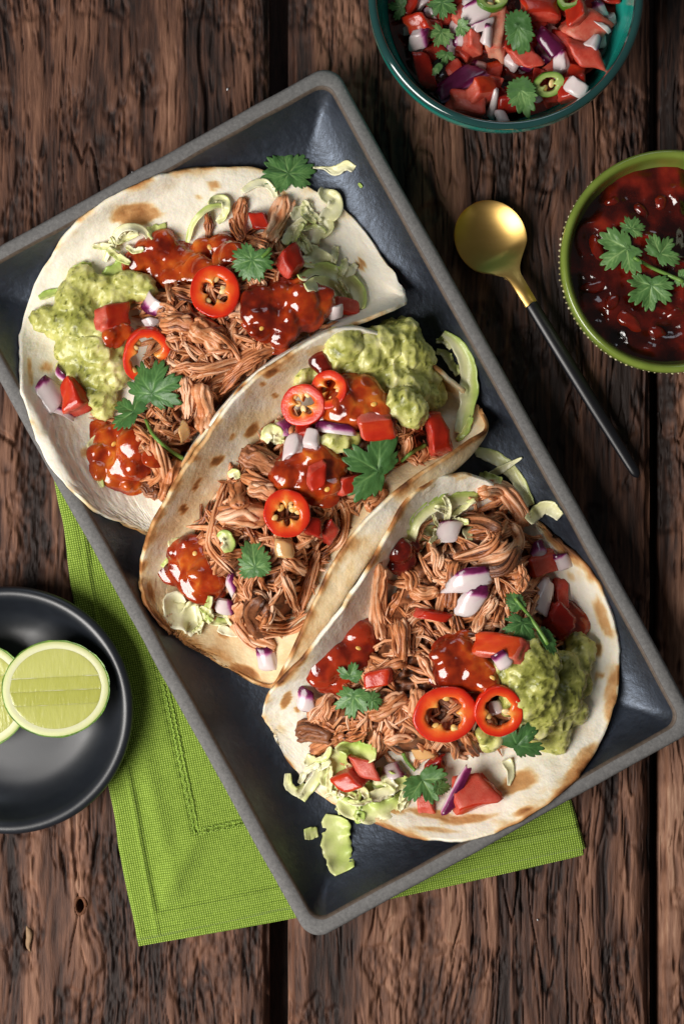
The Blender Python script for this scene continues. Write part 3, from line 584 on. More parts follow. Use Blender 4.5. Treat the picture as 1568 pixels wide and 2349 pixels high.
tortilla([L3, Lb3, V3, N3, A3], 130, 110, 77, [(1185, 1800, 62, 26, -.35, .62), (1330, 1750, 70, 18, -.9, .5), (1400, 1600, 18, 90, .05, .5), (1385, 1420, 16, 60, -.35, .55), (1290, 1255, 70, 14, .75, .6), (1180, 1150, 50, 12, .6, .55), (905, 1862, 26, 8, .2, .6), (985, 1868, 60, 13, .15, .62), (1080, 1880, 66, 12, -.15, .62), (1200, 1862, 30, 9, -.4, .6), (1000, 1905, 60, 7, .1, .45), (766, 1815, 14, 10, 0, .5), (725, 1790, 9, 8, 0, .55), (655, 1605, 12, 26, .4, .75), (680, 1625, 8, 8, .4, .6), (1370, 1490, 14, 16, 0, .55), (1375, 1550, 16, 12, 0, .5), (890, 1900, 40, 7, .3, .4), (1310, 1320, 18, 12, .8, .35)], .95,
         'flour tortilla with toasted brown rim spread over the tray edge above napkin')
HM_TOR = HM.copy()
# ------------------------------------------------------------------ food builders
def UV(x, y, z): k = (H - z) / H; return CU + x / S / k, CV - y / S / k
def path3(pts, n, lift=0., rr=1.5, zs=None, smooth=5):
    """lay a curve given in layout units on whatever is below it"""
    P = catmull(np.asarray(pts, float)[:, :2], n); z = np.full(n, 12.); k0 = np.full(n, 0.)
    for _ in range(3):
        xy = np.array([W(P[i, 0], P[i, 1], z[i]) for i in range(n)]); z = hzd(xy[:, 0], xy[:, 1], rr) + lift
    zm = z.copy()
    for _ in range(smooth): z = np.convolve(np.r_[z[0], z, z[-1]], [.25, .5, .25], 'valid'); z = .65 * z + .35 * np.maximum(z, zm)
    if zs is not None: z = z + np.interp(np.linspace(0, 1, n), np.linspace(0, 1, len(zs)), zs)
    xy = np.array([W(P[i, 0], P[i, 1], z[i]) for i in range(n)])
    return np.c_[xy, z]
SHRED = dict(name='pork_shred', cat='pork shred')
def bundle(p, r, seed, flat=.65, fr=(.15, .31), n=13, seg=6, count=None):
    """muscle fibres lying side by side along a curve, ends frayed"""
    rng = np.random.default_rng(seed); nf = count or int(np.clip(round(3.5 + 3.4 * r), 5, 22)); m = len(p); tt = np.linspace(0, 1, m); parts = []
    T = np.gradient(p, axis=0); T /= np.linalg.norm(T, axis=1)[:, None] + 1e-9; B = np.cross([0, 0, 1.], T); B /= np.linalg.norm(B, axis=1)[:, None] + 1e-9; N = np.cross(T, B)
    tw = rng.normal(0, .5)
    for k in range(nf):
        rad = math.sqrt((k + .5) / nf) * .78; an = k * 2.4 + rng.normal(0, .2); t0, t1 = max(0, rng.normal(.04, .10)), min(1, 1 - rng.normal(.05, .11))
        ts = np.linspace(max(0, t0), max(t1, t0 + .35), n); q = np.stack([np.interp(ts, tt, p[:, c]) for c in range(3)], -1); Bq = np.stack([np.interp(ts, tt, B[:, c]) for c in range(3)], -1); Nq = np.stack([np.interp(ts, tt, N[:, c]) for c in range(3)], -1)
        aa = an + tw * ts; pin = 1 - .35 * np.abs(2 * ts - 1) ** 3 + rng.normal(0, .25) * (np.abs(2 * ts - 1) > .75)
        wob = .34 * (vn(ts * 4 + k, ts * 0, seed=seed) - .5) * 2
        q = q + Bq * (r * (rad * np.cos(aa) * pin + wob))[:, None] + Nq * (r * flat * rad * np.sin(aa) * pin)[:, None]
        rf = r * rng.uniform(*fr) * (1.6 if k < 3 else 1); rr = rf * (1 + .35 * (vn(ts * 6 + 3 * k, ts * 0, seed=seed + 2) - .5)) * np.clip(np.minimum(ts - ts[0], ts[-1] - ts) * 7 + .3, 0, 1)
        V, F, tn = tube(q, rr, seg, rng.uniform(.5, .9), .3, seed + k); parts.append((V, F, .5 + .8 * (tn - .5) + rng.normal(0, .13) + .2 * np.repeat(vn(ts * 3, ts * 0, seed=seed + k) - .5, seg)))
    if r > 3.3:
        V, F, tn = tube(p, r * .74 * np.clip(np.minimum(tt, 1 - tt) * 9 + .25, 0, 1) * (1 + .3 * (vn(tt * 5, tt * 0, seed=seed + 9) - .5)), 20, flat * .95, .55, seed + 4); parts.append((V, F, .5 + 1.1 * (tn - .5)))
    return join(parts)
def shred(pts, r, label, group=None, seed=0, flat=.6, lift=None, zs=None, dark=False, n=18, seg=6, tone=0., keep=True):
    p = path3(pts, n, r * .4 if lift is None else lift, max(1., r), zs)
    V, F, t = bundle(p, r, seed, flat)
    mk('pork_shred', V, F, M['pork_dark' if dark else 'pork'], t + tone, label=label, cat='pork', group=group)
    if keep: stamp(V, F)
def polymask(poly, x, y):
    """signed inside distance (mm) to a polygon given in mm"""
    P = np.asarray(poly); d = np.full(x.shape, 1e9)
    for i in range(len(P)):
        a, b = P[i], P[(i + 1) % len(P)]; ab = b - a
        t = np.clip(((x - a[0]) * ab[0] + (y - a[1]) * ab[1]) / (ab @ ab), 0, 1); d = np.minimum(d, np.hypot(x - a[0] - t * ab[0], y - a[1] - t * ab[1]))
    return np.where(inpoly(x, y, P), d, -d)
def heap(poly, hgt, ramp_mm, seed, label, cat='pork', name='pork_heap', material='pork_dark', rough=3.2):
    P = np.array([W(u, v, 20) for u, v in poly]); x0, y0 = P.min(0) - 3; x1, y1 = P.max(0) + 3
    xs = np.arange(x0, x1, .9); ys = np.arange(y0, y1, .9); X, Y = np.meshgrid(xs, ys)
    d = polymask(P, X, Y) + 3 * (fbm(X / 7, Y / 7, seed=seed) - .5)
    base = hz(X, Y); m = sm(0, ramp_mm, d)
    rg = 1 - np.abs(2 * fbm(X / 5, Y / 3.2, seed=seed + 1) - 1)
    top = 8 + (hgt * m) + rough * m * (rg - .3) * 1.6 + 1.6 * m * fbm(X / 2, Y / 2, seed=seed + 2); z = np.maximum(top, base - 1.2) ; z = np.where(d < 0, base - 2.5, z)
    n, mm = X.shape; V = np.c_[X.ravel(), Y.ravel(), z.ravel()]; F = grid_faces(n, mm); keep = (d.ravel()[F] > -1.5).all(1); F = F[keep]
    use = np.unique(F); mp = np.full(len(V), -1); mp[use] = np.arange(len(use)); V = V[use]; F = mp[F]
    tone = (.38 + .9 * (rg - .6) + .3 * (fbm(X / 6, Y / 6, seed=seed + 4) - .5)).ravel()[use]
    o = mk(name, V, F, M[material], tone, label=label, cat=cat, kind='stuff'); stamp(V, F); return P
def fibres(poly, num, seed, label, rmin=.6, rmax=1.5, lmin=7, lmax=19):
    P = np.asarray(poly, float); rng = np.random.default_rng(seed); parts = []
    lo, hi = P.min(0), P.max(0)
    while len(parts) < num:
        q = lo + rng.random(2) * (hi - lo)
        if not inpoly(np.array([q[0]]), np.array([q[1]]), P)[0]: continue
        a = rng.random() * math.pi * 2; L = rng.uniform(lmin, lmax) / S * .5; d = np.array([math.cos(a), math.sin(a)]); nn = np.array([-d[1], d[0]]); c = rng.normal(0, .16) * L
        r = rng.uniform(rmin, rmax); p = path3([q - d * L, q - d * L * .3 + nn * c, q + d * L * .4 + nn * c * rng.uniform(-.6, 1), q + d * L], 9, r * .4 + rng.random() * .8, 1.)
        if HM_TOR[np.clip((p[:, 1] - HY).astype(int), 0, NY - 1), np.clip((p[:, 0] - HX).astype(int), 0, NX - 1)].max() > 27: continue
        V, F, t = bundle(p, r, int(rng.integers(9999)), .6, (.25, .5), 8, 5, 4)
        parts.append((V, F, t + rng.normal(-.06, .16)))
    V, F, t = join(parts); mk('pork_fibres', V, F, M['pork'], t, label=label, cat='pork', kind='stuff'); stamp(V, F)
def random_shreds(poly, num, seed, label, group, ang=None, spread=1.2, rmin=1.1, rmax=3.0, lmin=14, lmax=34):
    P = np.asarray(poly, float); rng = np.random.default_rng(seed); lo, hi = P.min(0), P.max(0); k = 0
    while k < num:
        q = lo + rng.random(2) * (hi - lo)
        if not inpoly(np.array([q[0]]), np.array([q[1]]), P)[0]: continue
        a = (rng.random() * math.pi if ang is None else ang + rng.normal(0, spread)); L = rng.uniform(lmin, lmax) / S * .5; d = np.array([math.cos(a), math.sin(a)]); nn = np.array([-d[1], d[0]]); c = rng.normal(0, .2) * L
        pts = [q - d * L, q - d * L * .35 + nn * c, q + d * L * .35 + nn * c * rng.uniform(-.5, 1), q + d * L * .95 + nn * rng.normal(0, .15) * L]
        if not inpoly(np.array([p[0] for p in pts]), np.array([p[1] for p in pts]), P).sum() >= 3: continue
        xy = np.array([W(a_, b_, 30) for a_, b_ in catmull(np.array(pts), 9)])
        if HM_TOR[(xy[:, 1] - HY).astype(int), (xy[:, 0] - HX).astype(int)].max() > 29: continue
        r = rng.uniform(rmin, rmax); shred(pts, r, label, group, int(rng.integers(9999)), rng.uniform(.45, .85), tone=rng.normal(0, .1), dark=rng.random() < .16, zs=[rng.uniform(-.5, 1.5), 0, 0, rng.uniform(-.5, 2)]); k += 1
def blob(spheres, name, material, label, cat, group=None, voxel=.8, sit=3, lump=1.4, lsc=5., fine=.4, fsc=2.2, tone0=.5, tamp=.9, seed=0, kind=None, depth=None):
    """spheres in layout units: u,v,r(mm)[,zscale[,lift]] resting on what is below"""
    S3 = []
    for s in spheres:
        u, v, r = s[:3]; zs = s[3] if len(s) > 3 else .8; lf = s[4] if len(s) > 4 else 0.
        z = 15.
        for _ in range(3): x, y = W(u, v, z); z = float(hzd(x, y, r * .6)) + r * zs * (.36 if 'salsa' in material else .45) + lf
        r *= .86 if 'guac' in material else .9
        S3.append((x, y, z, r, r, r * zs))
    if 'salsa' in material:
        rg = np.random.default_rng(seed); ext = []
        for (x, y, z, r, _, rz) in S3:
            for q in range(int(rg.random() < .6)): a = rg.random() * 6.28; rr = r * rg.uniform(.35, .6); ext.append((x + r * .5 * math.cos(a), y + r * .5 * math.sin(a), z + rz * .6, rr * rg.uniform(.8, 1.8), rr, rr * .7))
            ext.append((x + rg.normal(0, 1.5), y + rg.normal(0, 1.5), z - rz * .3, r * 1.22, r * 1.22, max(.9, rz * .32)))
        S3 = S3 + ext; lump *= .55; lsc *= 1.2; fine *= .4; sit = 8
    V, N, F = remesh(S3, voxel, sit)
    l1 = 1 - np.abs(2 * fbm(V[:, 0] / lsc, V[:, 1] / lsc, V[:, 2] / lsc, seed=seed, oc=2) - 1) * 1.6; l2 = fbm(V[:, 0] / fsc, V[:, 1] / fsc, V[:, 2] / fsc, seed=seed + 3, oc=2)
    lump *= .62 if 'guac' in material else 1.
    wv = fbm(V[:, 0] / 13, V[:, 1] / 13, V[:, 2] / 13, seed=seed + 5, oc=2); l1 = l1 * (.35 + 1.5 * sm(.3, .7, wv)); l3 = fbm(V[:, 0] / 1.3, V[:, 1] / 1.3, V[:, 2] / 1.3, seed=seed + 6, oc=2)
    V = V + N * ((.7 * (l3 - .5) + 2.6 * (wv - .5)) * ('guac' in material))[:, None] + N * (lump * (l1 - .4) + fine * 2 * (l2 - .5))[:, None]
    t = tone0 + tamp * (fbm(V[:, 0] / 8, V[:, 1] / 8, V[:, 2] / 8, seed=seed + 8) - .5) + .25 * (l1 - .5) + .2 * (l2 - .5) - .5 * ('guac' in material) * sm(.66, .8, l3) + .25 * ('guac' in material) * sm(.35, .2, l3)
    o = mk(name, V, F, M[material], t - (.03 if 'salsa' in material else 0), label=label, cat=cat, group=group, kind=kind); stamp(V, F)
    if 'salsa' in material and len(spheres) > 5:
        iv, if_ = ico(2); rg = np.random.default_rng(seed + 1)
        for q in range(1):
            x, y = S3[int(rg.integers(len(spheres)))][:2]; x += rg.normal(0, 2.5); y += rg.normal(0, 2.5); g = rotz(rotx(iv * np.array([1.5, 1.2, .6]), rg.normal(0, .3)), rg.random() * 6)
            mk('seed', g + np.array([x, y, hz(x, y) - .35]), if_, M['seed'], np.full(len(iv), -.1), parent=o)
    return o
def boxgrid(sx, sy, sz, k=5, seed=0, rnd=.22, wob=.12, taper=(1, 1)):
    """rounded irregular dice; returns verts, faces, side index per face (0..5 = -x,+x,-y,+y,-z,+z)"""
    g = np.linspace(-1, 1, k); key = {}; V = []; F = []; side = []
    def vid(p):
        q = tuple(np.round(p, 4))
        if q not in key: key[q] = len(V); V.append(p)
        return key[q]
    for ax in range(3):
        for sg in (-1, 1):
            o = [(ax + 1) % 3, (ax + 2) % 3]
            for i in range(k - 1):
                for j in range(k - 1):
                    c = []
                    for a, b in ((i, j), (i + 1, j), (i + 1, j + 1), (i, j + 1)):
                        p = np.zeros(3); p[ax] = sg; p[o[0]] = g[a]; p[o[1]] = g[b]; c.append(vid(p))
                    F.append(c if sg > 0 else c[::-1]); side.append(ax * 2 + (sg > 0))
    V = np.array(V); nrm = V / np.linalg.norm(V, axis=1)[:, None]
    e = 1 - rnd; inner = np.clip(V, -e, e); dv = V - inner; L = np.linalg.norm(dv, axis=1)[:, None]; V = inner + dv / np.maximum(L, 1e-6) * np.minimum(L, rnd)
    rng = np.random.default_rng(seed); sk = rng.normal(0, .2, (3, 3)); np.fill_diagonal(sk, 0)
    V = V + V @ sk; V[:, 0] *= 1 + (taper[0] - 1) * (V[:, 1] + 1) / 2; V[:, 2] *= 1 + (taper[1] - 1) * (V[:, 0] + 1) / 2
    V = V + wob * (np.stack([fbm(V[:, 0] * 1.3 + 7 * q, V[:, 1] * 1.3, V[:, 2] * 1.3, seed=seed + q) for q in range(3)], -1) - .5) * 2
    return V * np.array([sx, sy, sz]) / 2, np.array(F), np.array(side)
def tomato(u, v, w, h, rz, label, skin=(5,), thick=None, group=None, tone=.45, seed=None, taper=(1, 1), tilt=.7, lift=0., curve=0., name='tomato_piece'):
    """w,h in layout units; skin = which faces carry peel"""
    seed = int(abs(u * 7 + v * 3)) if seed is None else seed
    w, h = w * .93, h * .93; V, F, side = boxgrid(w * S, h * S, thick or min(w, h) * S * .7, 7, seed, .26, .28, taper)
    if curve: V[:, 2] -= curve * (V[:, 0] / (w * S * .5)) ** 2
    f = place_fn(V, u, v, rz, tilt, 75, .5, lift); Vw = f(V)
    tn = tone * .9 + .03 + .7 * (fbm(V[:, 0] / 3.5, V[:, 1] / 3.5, V[:, 2] / 3.5, seed=seed) - .5)
    mi = np.isin(side, skin).astype(int)
    mk(name, Vw, F, [M['tomato'], M['tomato_skin']], tn, label=label, cat='tomato', group=group, midx=mi); stamp(Vw, F)
def onion(u, v, w, h, rz, label, purple=.5, thick=2.2, bend=1.2, group=None, seed=None, tilt=.7, lift=0., taper=(1, 1), pfrom='y', name='onion_piece', glass=False, roll=0.):
    """curved onion petal; purple = how far the colour reaches in from one edge / skin"""
    seed = int(abs(u * 5 + v * 11)) if seed is None else seed
    w, h = w * .95, h * .95; V, F, side = boxgrid(w * S, h * S, thick * .6, 7, seed, .3, .26, (taper[0] * (.65 + .4 * ((seed * 7) % 10) / 10), taper[1]))
    ax = {'x': 0, 'y': 1, 'z': 2}[pfrom]; ext = (w * S, h * S, thick)[ax]; q = V[:, ax] / ext + .5
    tn = np.clip(.12 + .85 * sm(1 - purple * 1.2, 1 - purple * .25, q + .12 * (fbm(V[:, 0] / 1.2, V[:, 1] / 4, seed=seed) - .5)) * (purple > 0), 0, 1) + .2 * (fbm(V[:, 0] / 3, V[:, 1] / 3, seed=seed + 2) - .4)
    V[:, 2] -= (bend + .6) * (V[:, 0] / (w * S * .5)) ** 2; V = rotx(V, roll)
    f = place_fn(V, u, v, rz, tilt, 75, .4, lift); Vw = f(V)
    mk(name, Vw, F, M['onion_glass' if glass else 'onion'], tn, label=label, cat='onion', group=group); stamp(Vw, F)
def cabbage(pts, w, label, tone=(.2, .6), curl=.5, ruff=.8, seed=None, lift=.6, group=None, zs=None, roll=0., n=36, thick=.55, name='cabbage_shred', wprof=None, freq=9.):
    """ribbon of cabbage: pts in layout units, w layout units wide"""
    seed = int(abs(pts[0][0] * 3 + pts[0][1])) if seed is None else seed
    p = path3(pts, n, lift, 1.5, zs, 6); m = 9; T = np.gradient(p, axis=0); T /= np.linalg.norm(T, axis=1)[:, None]
    B = np.cross(np.array([0, 0, 1.]), T); B /= np.linalg.norm(B, axis=1)[:, None]; N = np.cross(T, B); x = np.linspace(-1, 1, m); t = np.linspace(0, 1, n)
    wp = np.interp(t, np.linspace(0, 1, len(wprof)), wprof) if wprof is not None else .35 + .65 * np.sin(np.pi * np.clip(t * .9 + .05, 0, 1)) ** .5
    half = w * S * .5 * wp * (1 + .5 * (fbm(t * 7, t * 0, seed=seed + 4) - .5)); ph = seed % 7; rl = roll + .8 * (vn(t * 2.5, t * 0, seed=seed + 1) - .5) * 2 * curl
    V = np.zeros((n, m, 3)); tn = np.zeros((n, m))
    for j in range(m):
        e = x[j]; off = e * half; zz = curl * half * .55 * (e * e - .35) + ruff * half * .32 * abs(e) ** 1.5 * np.sin(t * freq * 2 + ph + e * 1.3) + ruff * .5 * (vn(t * 11 + e, t * 0 + e * 2, seed=seed + 2) - .5)
        side = off * np.cos(rl) - zz * np.sin(rl); hh = off * np.sin(rl) + zz * np.cos(rl)
        V[:, j] = p + B * side[:, None] + N * hh[:, None]; tn[:, j] = tone[0] + (tone[1] - tone[0]) * (e + 1) / 2 + .15 * (vn(t * 5, t * 0 + e * 3, seed=seed + 3) - .5)
    V = V.reshape(-1, 3); low = hz(V[:, 0], V[:, 1]) - V[:, 2]; V[:, 2] += np.clip(np.maximum(low - .6, 0), 0, 3)
    F = grid_faces(n, m); mk(name, V, F, M['cabbage'], tn.ravel(), label=label, cat='cabbage', group=group, solid=thick); stamp(V, F)
def leaf_mesh(R, lobes, seed, curl=.1, fold=.15, nr=10, na=220, teeth=.2, tf=12):
    """lobed toothed cilantro blade; stem leaves at -y. lobes: (angle deg from +y, length, width deg)"""
    a = np.linspace(-math.pi, math.pi, na, endpoint=False); env, notch, lobes = lobes
    r = np.interp(np.degrees(np.abs(a)), [0, 30, 60, 90, 120, 150, 180], env)
    for k, (ang, dp, wd) in enumerate(notch):
        for sg in (-1, 1):
            j = vn(np.array([k * 3.1 + sg]), np.array([seed * 1.7]), seed=seed)[0] - .5; dd = np.degrees(np.angle(np.exp(1j * (a - sg * math.radians(ang + 14 * j))))); r = r * (1 - 1.2 * dp * (1 + .8 * j) * np.exp(-np.abs(dd / wd) ** 1.1))
    ph = a * tf + 1.5 * vn(a * 2.2 + 9, a * 0, seed=seed); r = r * (1 - teeth * (1 - np.abs(np.sin(ph)) ** 1.0) * sm(.3, .55, r)) * (1 + .14 * (vn(a * 3 + 20, a * 0, seed=seed + 1) - .5))
    s = np.linspace(0, 1, nr) ** .8; rr = s[:, None] * r[None]; X = rr * np.sin(a); Y = rr * np.cos(a)
    vein = np.zeros_like(X)
    for ang, ln, wd in lobes:
        c, q = math.sin(math.radians(ang)), math.cos(math.radians(ang)); d = np.abs(X * q - Y * c); along = X * c + Y * q; vein = np.maximum(vein, np.exp(-(d / .030) ** 2) * (along > 0) * np.clip(1.15 - along / max(ln, .1), 0, 1))
        for k2 in (.3, .5, .7):
            for sg in (-1, 1):
                a2 = math.radians(ang) + sg * .6; ox, oy = c * ln * k2, q * ln * k2; c2, q2 = math.sin(a2), math.cos(a2); d = np.abs((X - ox) * q2 - (Y - oy) * c2); al = (X - ox) * c2 + (Y - oy) * q2
                vein = np.maximum(vein, .6 * np.exp(-(d / .02) ** 2) * (al > 0) * (al < .35))
    Z = -fold * np.abs(X) * 0 + fold * np.abs(X) ** 1.3 - curl * (X ** 2 + Y ** 2) + .12 * (fbm(X * 3 + 5, Y * 3 + 5, seed=seed + 3) - .5) * (rr > .1) - .012 * vein
    for ang, ln, wd in lobes: Z = Z + .04 * np.exp(-((a[None] - math.radians(ang)) / math.radians(wd * .6)) ** 2) * rr * -1
    V = np.stack([X, Y, Z], -1).reshape(-1, 3) * R; F = grid_faces(nr, na, True)
    return V, F, (.36 + .55 * vein + .2 * (fbm(X * 4, Y * 4, seed=seed + 6) - .5)).ravel()
_v5 = [(0, .9, 30), (-52, .85, 30), (52, .85, 30), (-100, .7, 30), (100, .7, 30)]
LB = {'fan': ([.95, .96, .98, .90, .72, .36, .20], [(27, .34, 9), (74, .34, 9), (112, .2, 8)], _v5),
      'tri': ([1.05, .95, 1.0, .98, .62, .30, .18], [(34, .46, 10), (100, .22, 9)], [(0, 1., 30), (-62, .95, 30), (62, .95, 30)]),
      'long': ([1.12, .92, .72, .62, .58, .46, .30], [(36, .16, 9), (76, .16, 9)], [(0, 1.1, 30), (-45, .6, 30), (45, .6, 30), (-95, .5, 30), (95, .5, 30)]),
      'round': ([.92, .93, .96, .95, .90, .74, .34], [(26, .17, 8), (72, .22, 8), (114, .18, 8)], _v5 + [(-140, .6, 20), (140, .6, 20)]),
      'slim': ([1.2, .80, .50, .42, .46, .60, .66], [(24, .12, 7), (55, .10, 8)], [(0, 1.1, 30), (-25, .6, 30), (25, .6, 30)])}
def cilantro(u, v, size, rz, kind, label, curl=.12, fold=.15, stem=None, seed=None, lift=.3, extra=(), tilt=.8, pct=92, group=None, sx=1., roll=0., tone=0., gs=1.1):
    """size: radius in layout units; rz: degrees the tip points clockwise from picture-up; stem: list of layout points; extra: more leaflets"""
    seed = int(abs(u * 3 + v * 7)) if seed is None else seed; root = None
    for k, (uu, vv, sz, ang, kd, cu, fo, ro) in enumerate([(u, v, size, rz, kind, curl, fold, roll)] + list(extra)):
        V, F, t = leaf_mesh(sz * S * gs, LB[kd], seed + k * 31, cu + .25 * (((seed * 37 + k * 11) % 10) / 10 - .3), fo + .2 * (((seed * 13 + k * 7) % 10) / 10 - .4)); V[:, 0] *= sx; V[:, 1] -= V[:, 1].mean() * .9; V = roty(V, ro)
        f = place_fn(V, uu, vv, math.radians(-ang), tilt, pct, .2, lift + k * .4); Vw = f(V)
        if root is None:
            root = thing('cilantro_sprig' if (extra or stem) else 'cilantro_leaf', (Vw[:, 0].mean(), Vw[:, 1].mean(), Vw[:, 2].min()), label, 'cilantro', group); zt = Vw[:, 2].mean()
        mk('leaflet', Vw, F, M['leaf'], t + tone, parent=root, solid=.14); stamp(Vw, F)
    if stem:
        p = path3(stem, 14, .9, 1.); V, F, t = tube(p, np.linspace(.75, .95, 14), 8); mk('stem', V, F, M['stem'], t, parent=root)
def chilli(u, v, rx, ry, rz, label, seed, wall=.47, thick=4.4, tilt=.7, ang=(0, 0), seeds=4, green=False, ribs=3, lift=0., pct=72, inner=1.):
    """ring cut from a chilli: peel outside, fleshy wall with ribs and seeds inside"""
    n = 84; a = np.linspace(0, 2 * math.pi, n, endpoint=False); rng = np.random.default_rng(seed); ro = 1 + .07 * (fbm(np.cos(a) * 1.2 + 5, np.sin(a) * 1.2 + 5, seed=seed) - .5) * 2
    rib = np.zeros(n)
    for k in range(ribs):
        c = 2 * math.pi * k / ribs + rng.normal(0, .25); dd = np.angle(np.exp(1j * (a - c))); rib = np.maximum(rib, rng.uniform(.22, .42) * np.exp(-(dd / .27) ** 2))
    ri = ro - wall - rib + .05 * (fbm(np.cos(a) * 4 + 9, np.sin(a) * 4 + 9, seed=seed + 2) - .5) * 2; ri = np.clip(ri, .12, .9); X, Y = rx * S, ry * S; h = thick / 2
    L = []
    def ring(r, z): return np.c_[X * r * np.cos(a), Y * r * np.sin(a), z + 0 * a]
    skin = np.vstack([ring(ro * s, z) for s, z in ((.955, h * .96), (.985, h * .9), (1., h * .6), (1.008, 0), (1., -h * .6), (.985, -h * .9), (.955, -h * .96))])
    fl = np.vstack([ring(ro * .956, h * .96)] + [ring(ro * .956 * (1 - s) + ri * s, h * z) for s, z in ((.15, 1.0), (.35, .97), (.6, .98), (.82, .92), (.94, .72), (1., .3), (1., -.4), (.92, -.85), (.6, -.96), (.02, -.96))])
    tf = np.repeat([.0, .15, .36, .52, .7, .8, .7, .55, .4, .3, .2], n) + np.tile(1.2 * rib, 11)
    f0 = lambda Q: roty(rotx(np.asarray(Q, float), ang[0]), ang[1]); f1 = place_fn(f0(skin), u, v, rz, tilt, pct, .4, lift); f = lambda Q: f1(f0(Q))
    sk = f(skin); root = thing('green_chilli_ring' if green else 'red_chilli_ring', (sk[:, 0].mean(), sk[:, 1].mean(), sk[:, 2].min()), label, 'chilli')
    pre = 'jal_' if green else 'chilli_'
    mk('peel', sk, grid_faces(7, n, True)[:, ::-1], M[pre + 'skin'], np.full(len(sk), .5), parent=root); fw = f(fl); F = grid_faces(11, n, True); fo = mk('flesh', fw, F, M[pre + 'flesh'], tf, parent=root); stamp(fw, F); stamp(sk, grid_faces(7, n, True))
    iv, if_ = ico(2)
    for k in range(seeds):
        th = rng.random() * 6.28; q = rotz(rotx(iv * np.array([1.9, 1.4, .7]), rng.normal(0, .5)), rng.random() * 6); i = int(th / 6.2832 * n) % n; rr = ri[i] * rng.uniform(.85, 1.1)
        mk('seed', f(q + np.array([X * rr * math.cos(th), Y * rr * math.sin(th), h * rng.uniform(.0, .7)])), if_, M['seed'], np.full(len(iv), .5), parent=fo)
# ------------------------------------------------------------------ scorched-spot taco filling
T1, T2, T3 = 'taco with the big scorched spot', 'middle taco', 'taco with the toasted brown rim'
def C(pts, w, label, **k): cabbage(pts, w, label, **k)
def lettuce(poly, num, seed, where):
    P = np.asarray(poly, float); lo, hi = P.min(0), P.max(0); rg = np.random.default_rng(seed); k = 0
    while k < num:
        q = lo + rg.random(2) * (hi - lo)
        if not inpoly(q[:1], q[1:], P)[0]: continue
        a = rg.random() * 6.28; L = rg.uniform(16, 34); d = np.array([math.cos(a), math.sin(a)]); n2 = np.array([-d[1], d[0]]); c = rg.normal(0, .5) * L; t = rg.uniform(0, .35)
        C([q - d * L, q + n2 * c * .5, q + d * L * .6 + n2 * c * .2, q + d * L + n2 * c * rg.uniform(-.6, .3)], rg.uniform(9, 19), 'thin crinkled pale cabbage shred scattered in ' + where, tone=(t, t + rg.uniform(.1, .5)), ruff=.8, curl=.8, seed=int(rg.integers(9999)), group='thin cabbage shreds in ' + where, lift=1.2, n=24, freq=12); k += 1
P1 = [(318, 1110), (370, 1155), (400, 1100), (470, 990), (560, 890), (690, 800), (780, 745), (770, 680), (690, 570), (640, 530), (560, 530), (510, 580), (400, 640), (330, 690), (350, 830), (300, 990)]
heap(P1, 19, 11, 5, 'mass of dark pulled pork under the shreds in ' + T1)
C([(240, 600), (256, 560), (276, 528), (306, 521), (334, 534), (346, 562)], 17, 'pale cabbage strip arching over the scorched spot edge', tone=(.0, .35), ruff=.5, lift=1.2, zs=[0, 1, 4, 5, 3, 0])
C([(340, 536), (384, 528)], 34, 'square pale green cabbage bit beside the scorched spot', tone=(.45, .6), ruff=.3, n=14, wprof=[.9, 1, 1, .9])
C([(240, 640), (272, 622), (312, 605)], 42, 'green cabbage piece between guacamole and sauce in ' + T1, tone=(.45, .85), ruff=.4, lift=3)
C([(162, 628), (186, 618), (212, 612)], 28, 'green cabbage end poking out above guacamole in ' + T1, tone=(.5, .8), ruff=.3, n=16, lift=2)
C([(90, 684), (112, 674), (136, 668)], 20, 'thin green cabbage tip left of guacamole in ' + T1, tone=(.6, .9), ruff=.3, n=16, lift=1)
C([(430, 556), (442, 516), (468, 484), (496, 472), (520, 474)], 15, 'long green cabbage strand curving beside pork spears', tone=(.45, .8), ruff=.25, lift=2, zs=[0, 2, 4, 3, 1])
C([(478, 470), (496, 456), (518, 464), (514, 494), (498, 510)], 20, 'curly yellow cabbage shred on ' + T1, tone=(.25, .5), ruff=1., lift=1.5)
C([(556, 440), (580, 424), (606, 420), (626, 436), (632, 452)], 19, 'smooth white cabbage ribbon beside the big cilantro leaf', tone=(.0, .25), ruff=.3, lift=1.)
C([(215, 1075), (228, 1098), (236, 1118)], 13, 'small green cabbage tip below orange sauce puddle', tone=(.3, .6), ruff=.4, n=16)
C([(205, 1030), (240, 1000), (280, 985)], 30, 'pale cabbage under orange sauce puddle on ' + T1, tone=(.05, .4), ruff=.4, n=20)
random_shreds(P1, 62, 3, 'shred of pulled pork in the pile of ' + T1, 'pork shreds in ' + T1, ang=-.9, spread=.8)
fibres(P1, 260, 13, 'fine loose pork fibres over ' + T1)
def hero(lst, where):
    for k, (pts, r, lab, dk) in enumerate(lst): shred(pts, r, lab + ' in ' + where, None, 900 + k * 7, .72, dark=dk, n=24, seg=18, tone=.06)
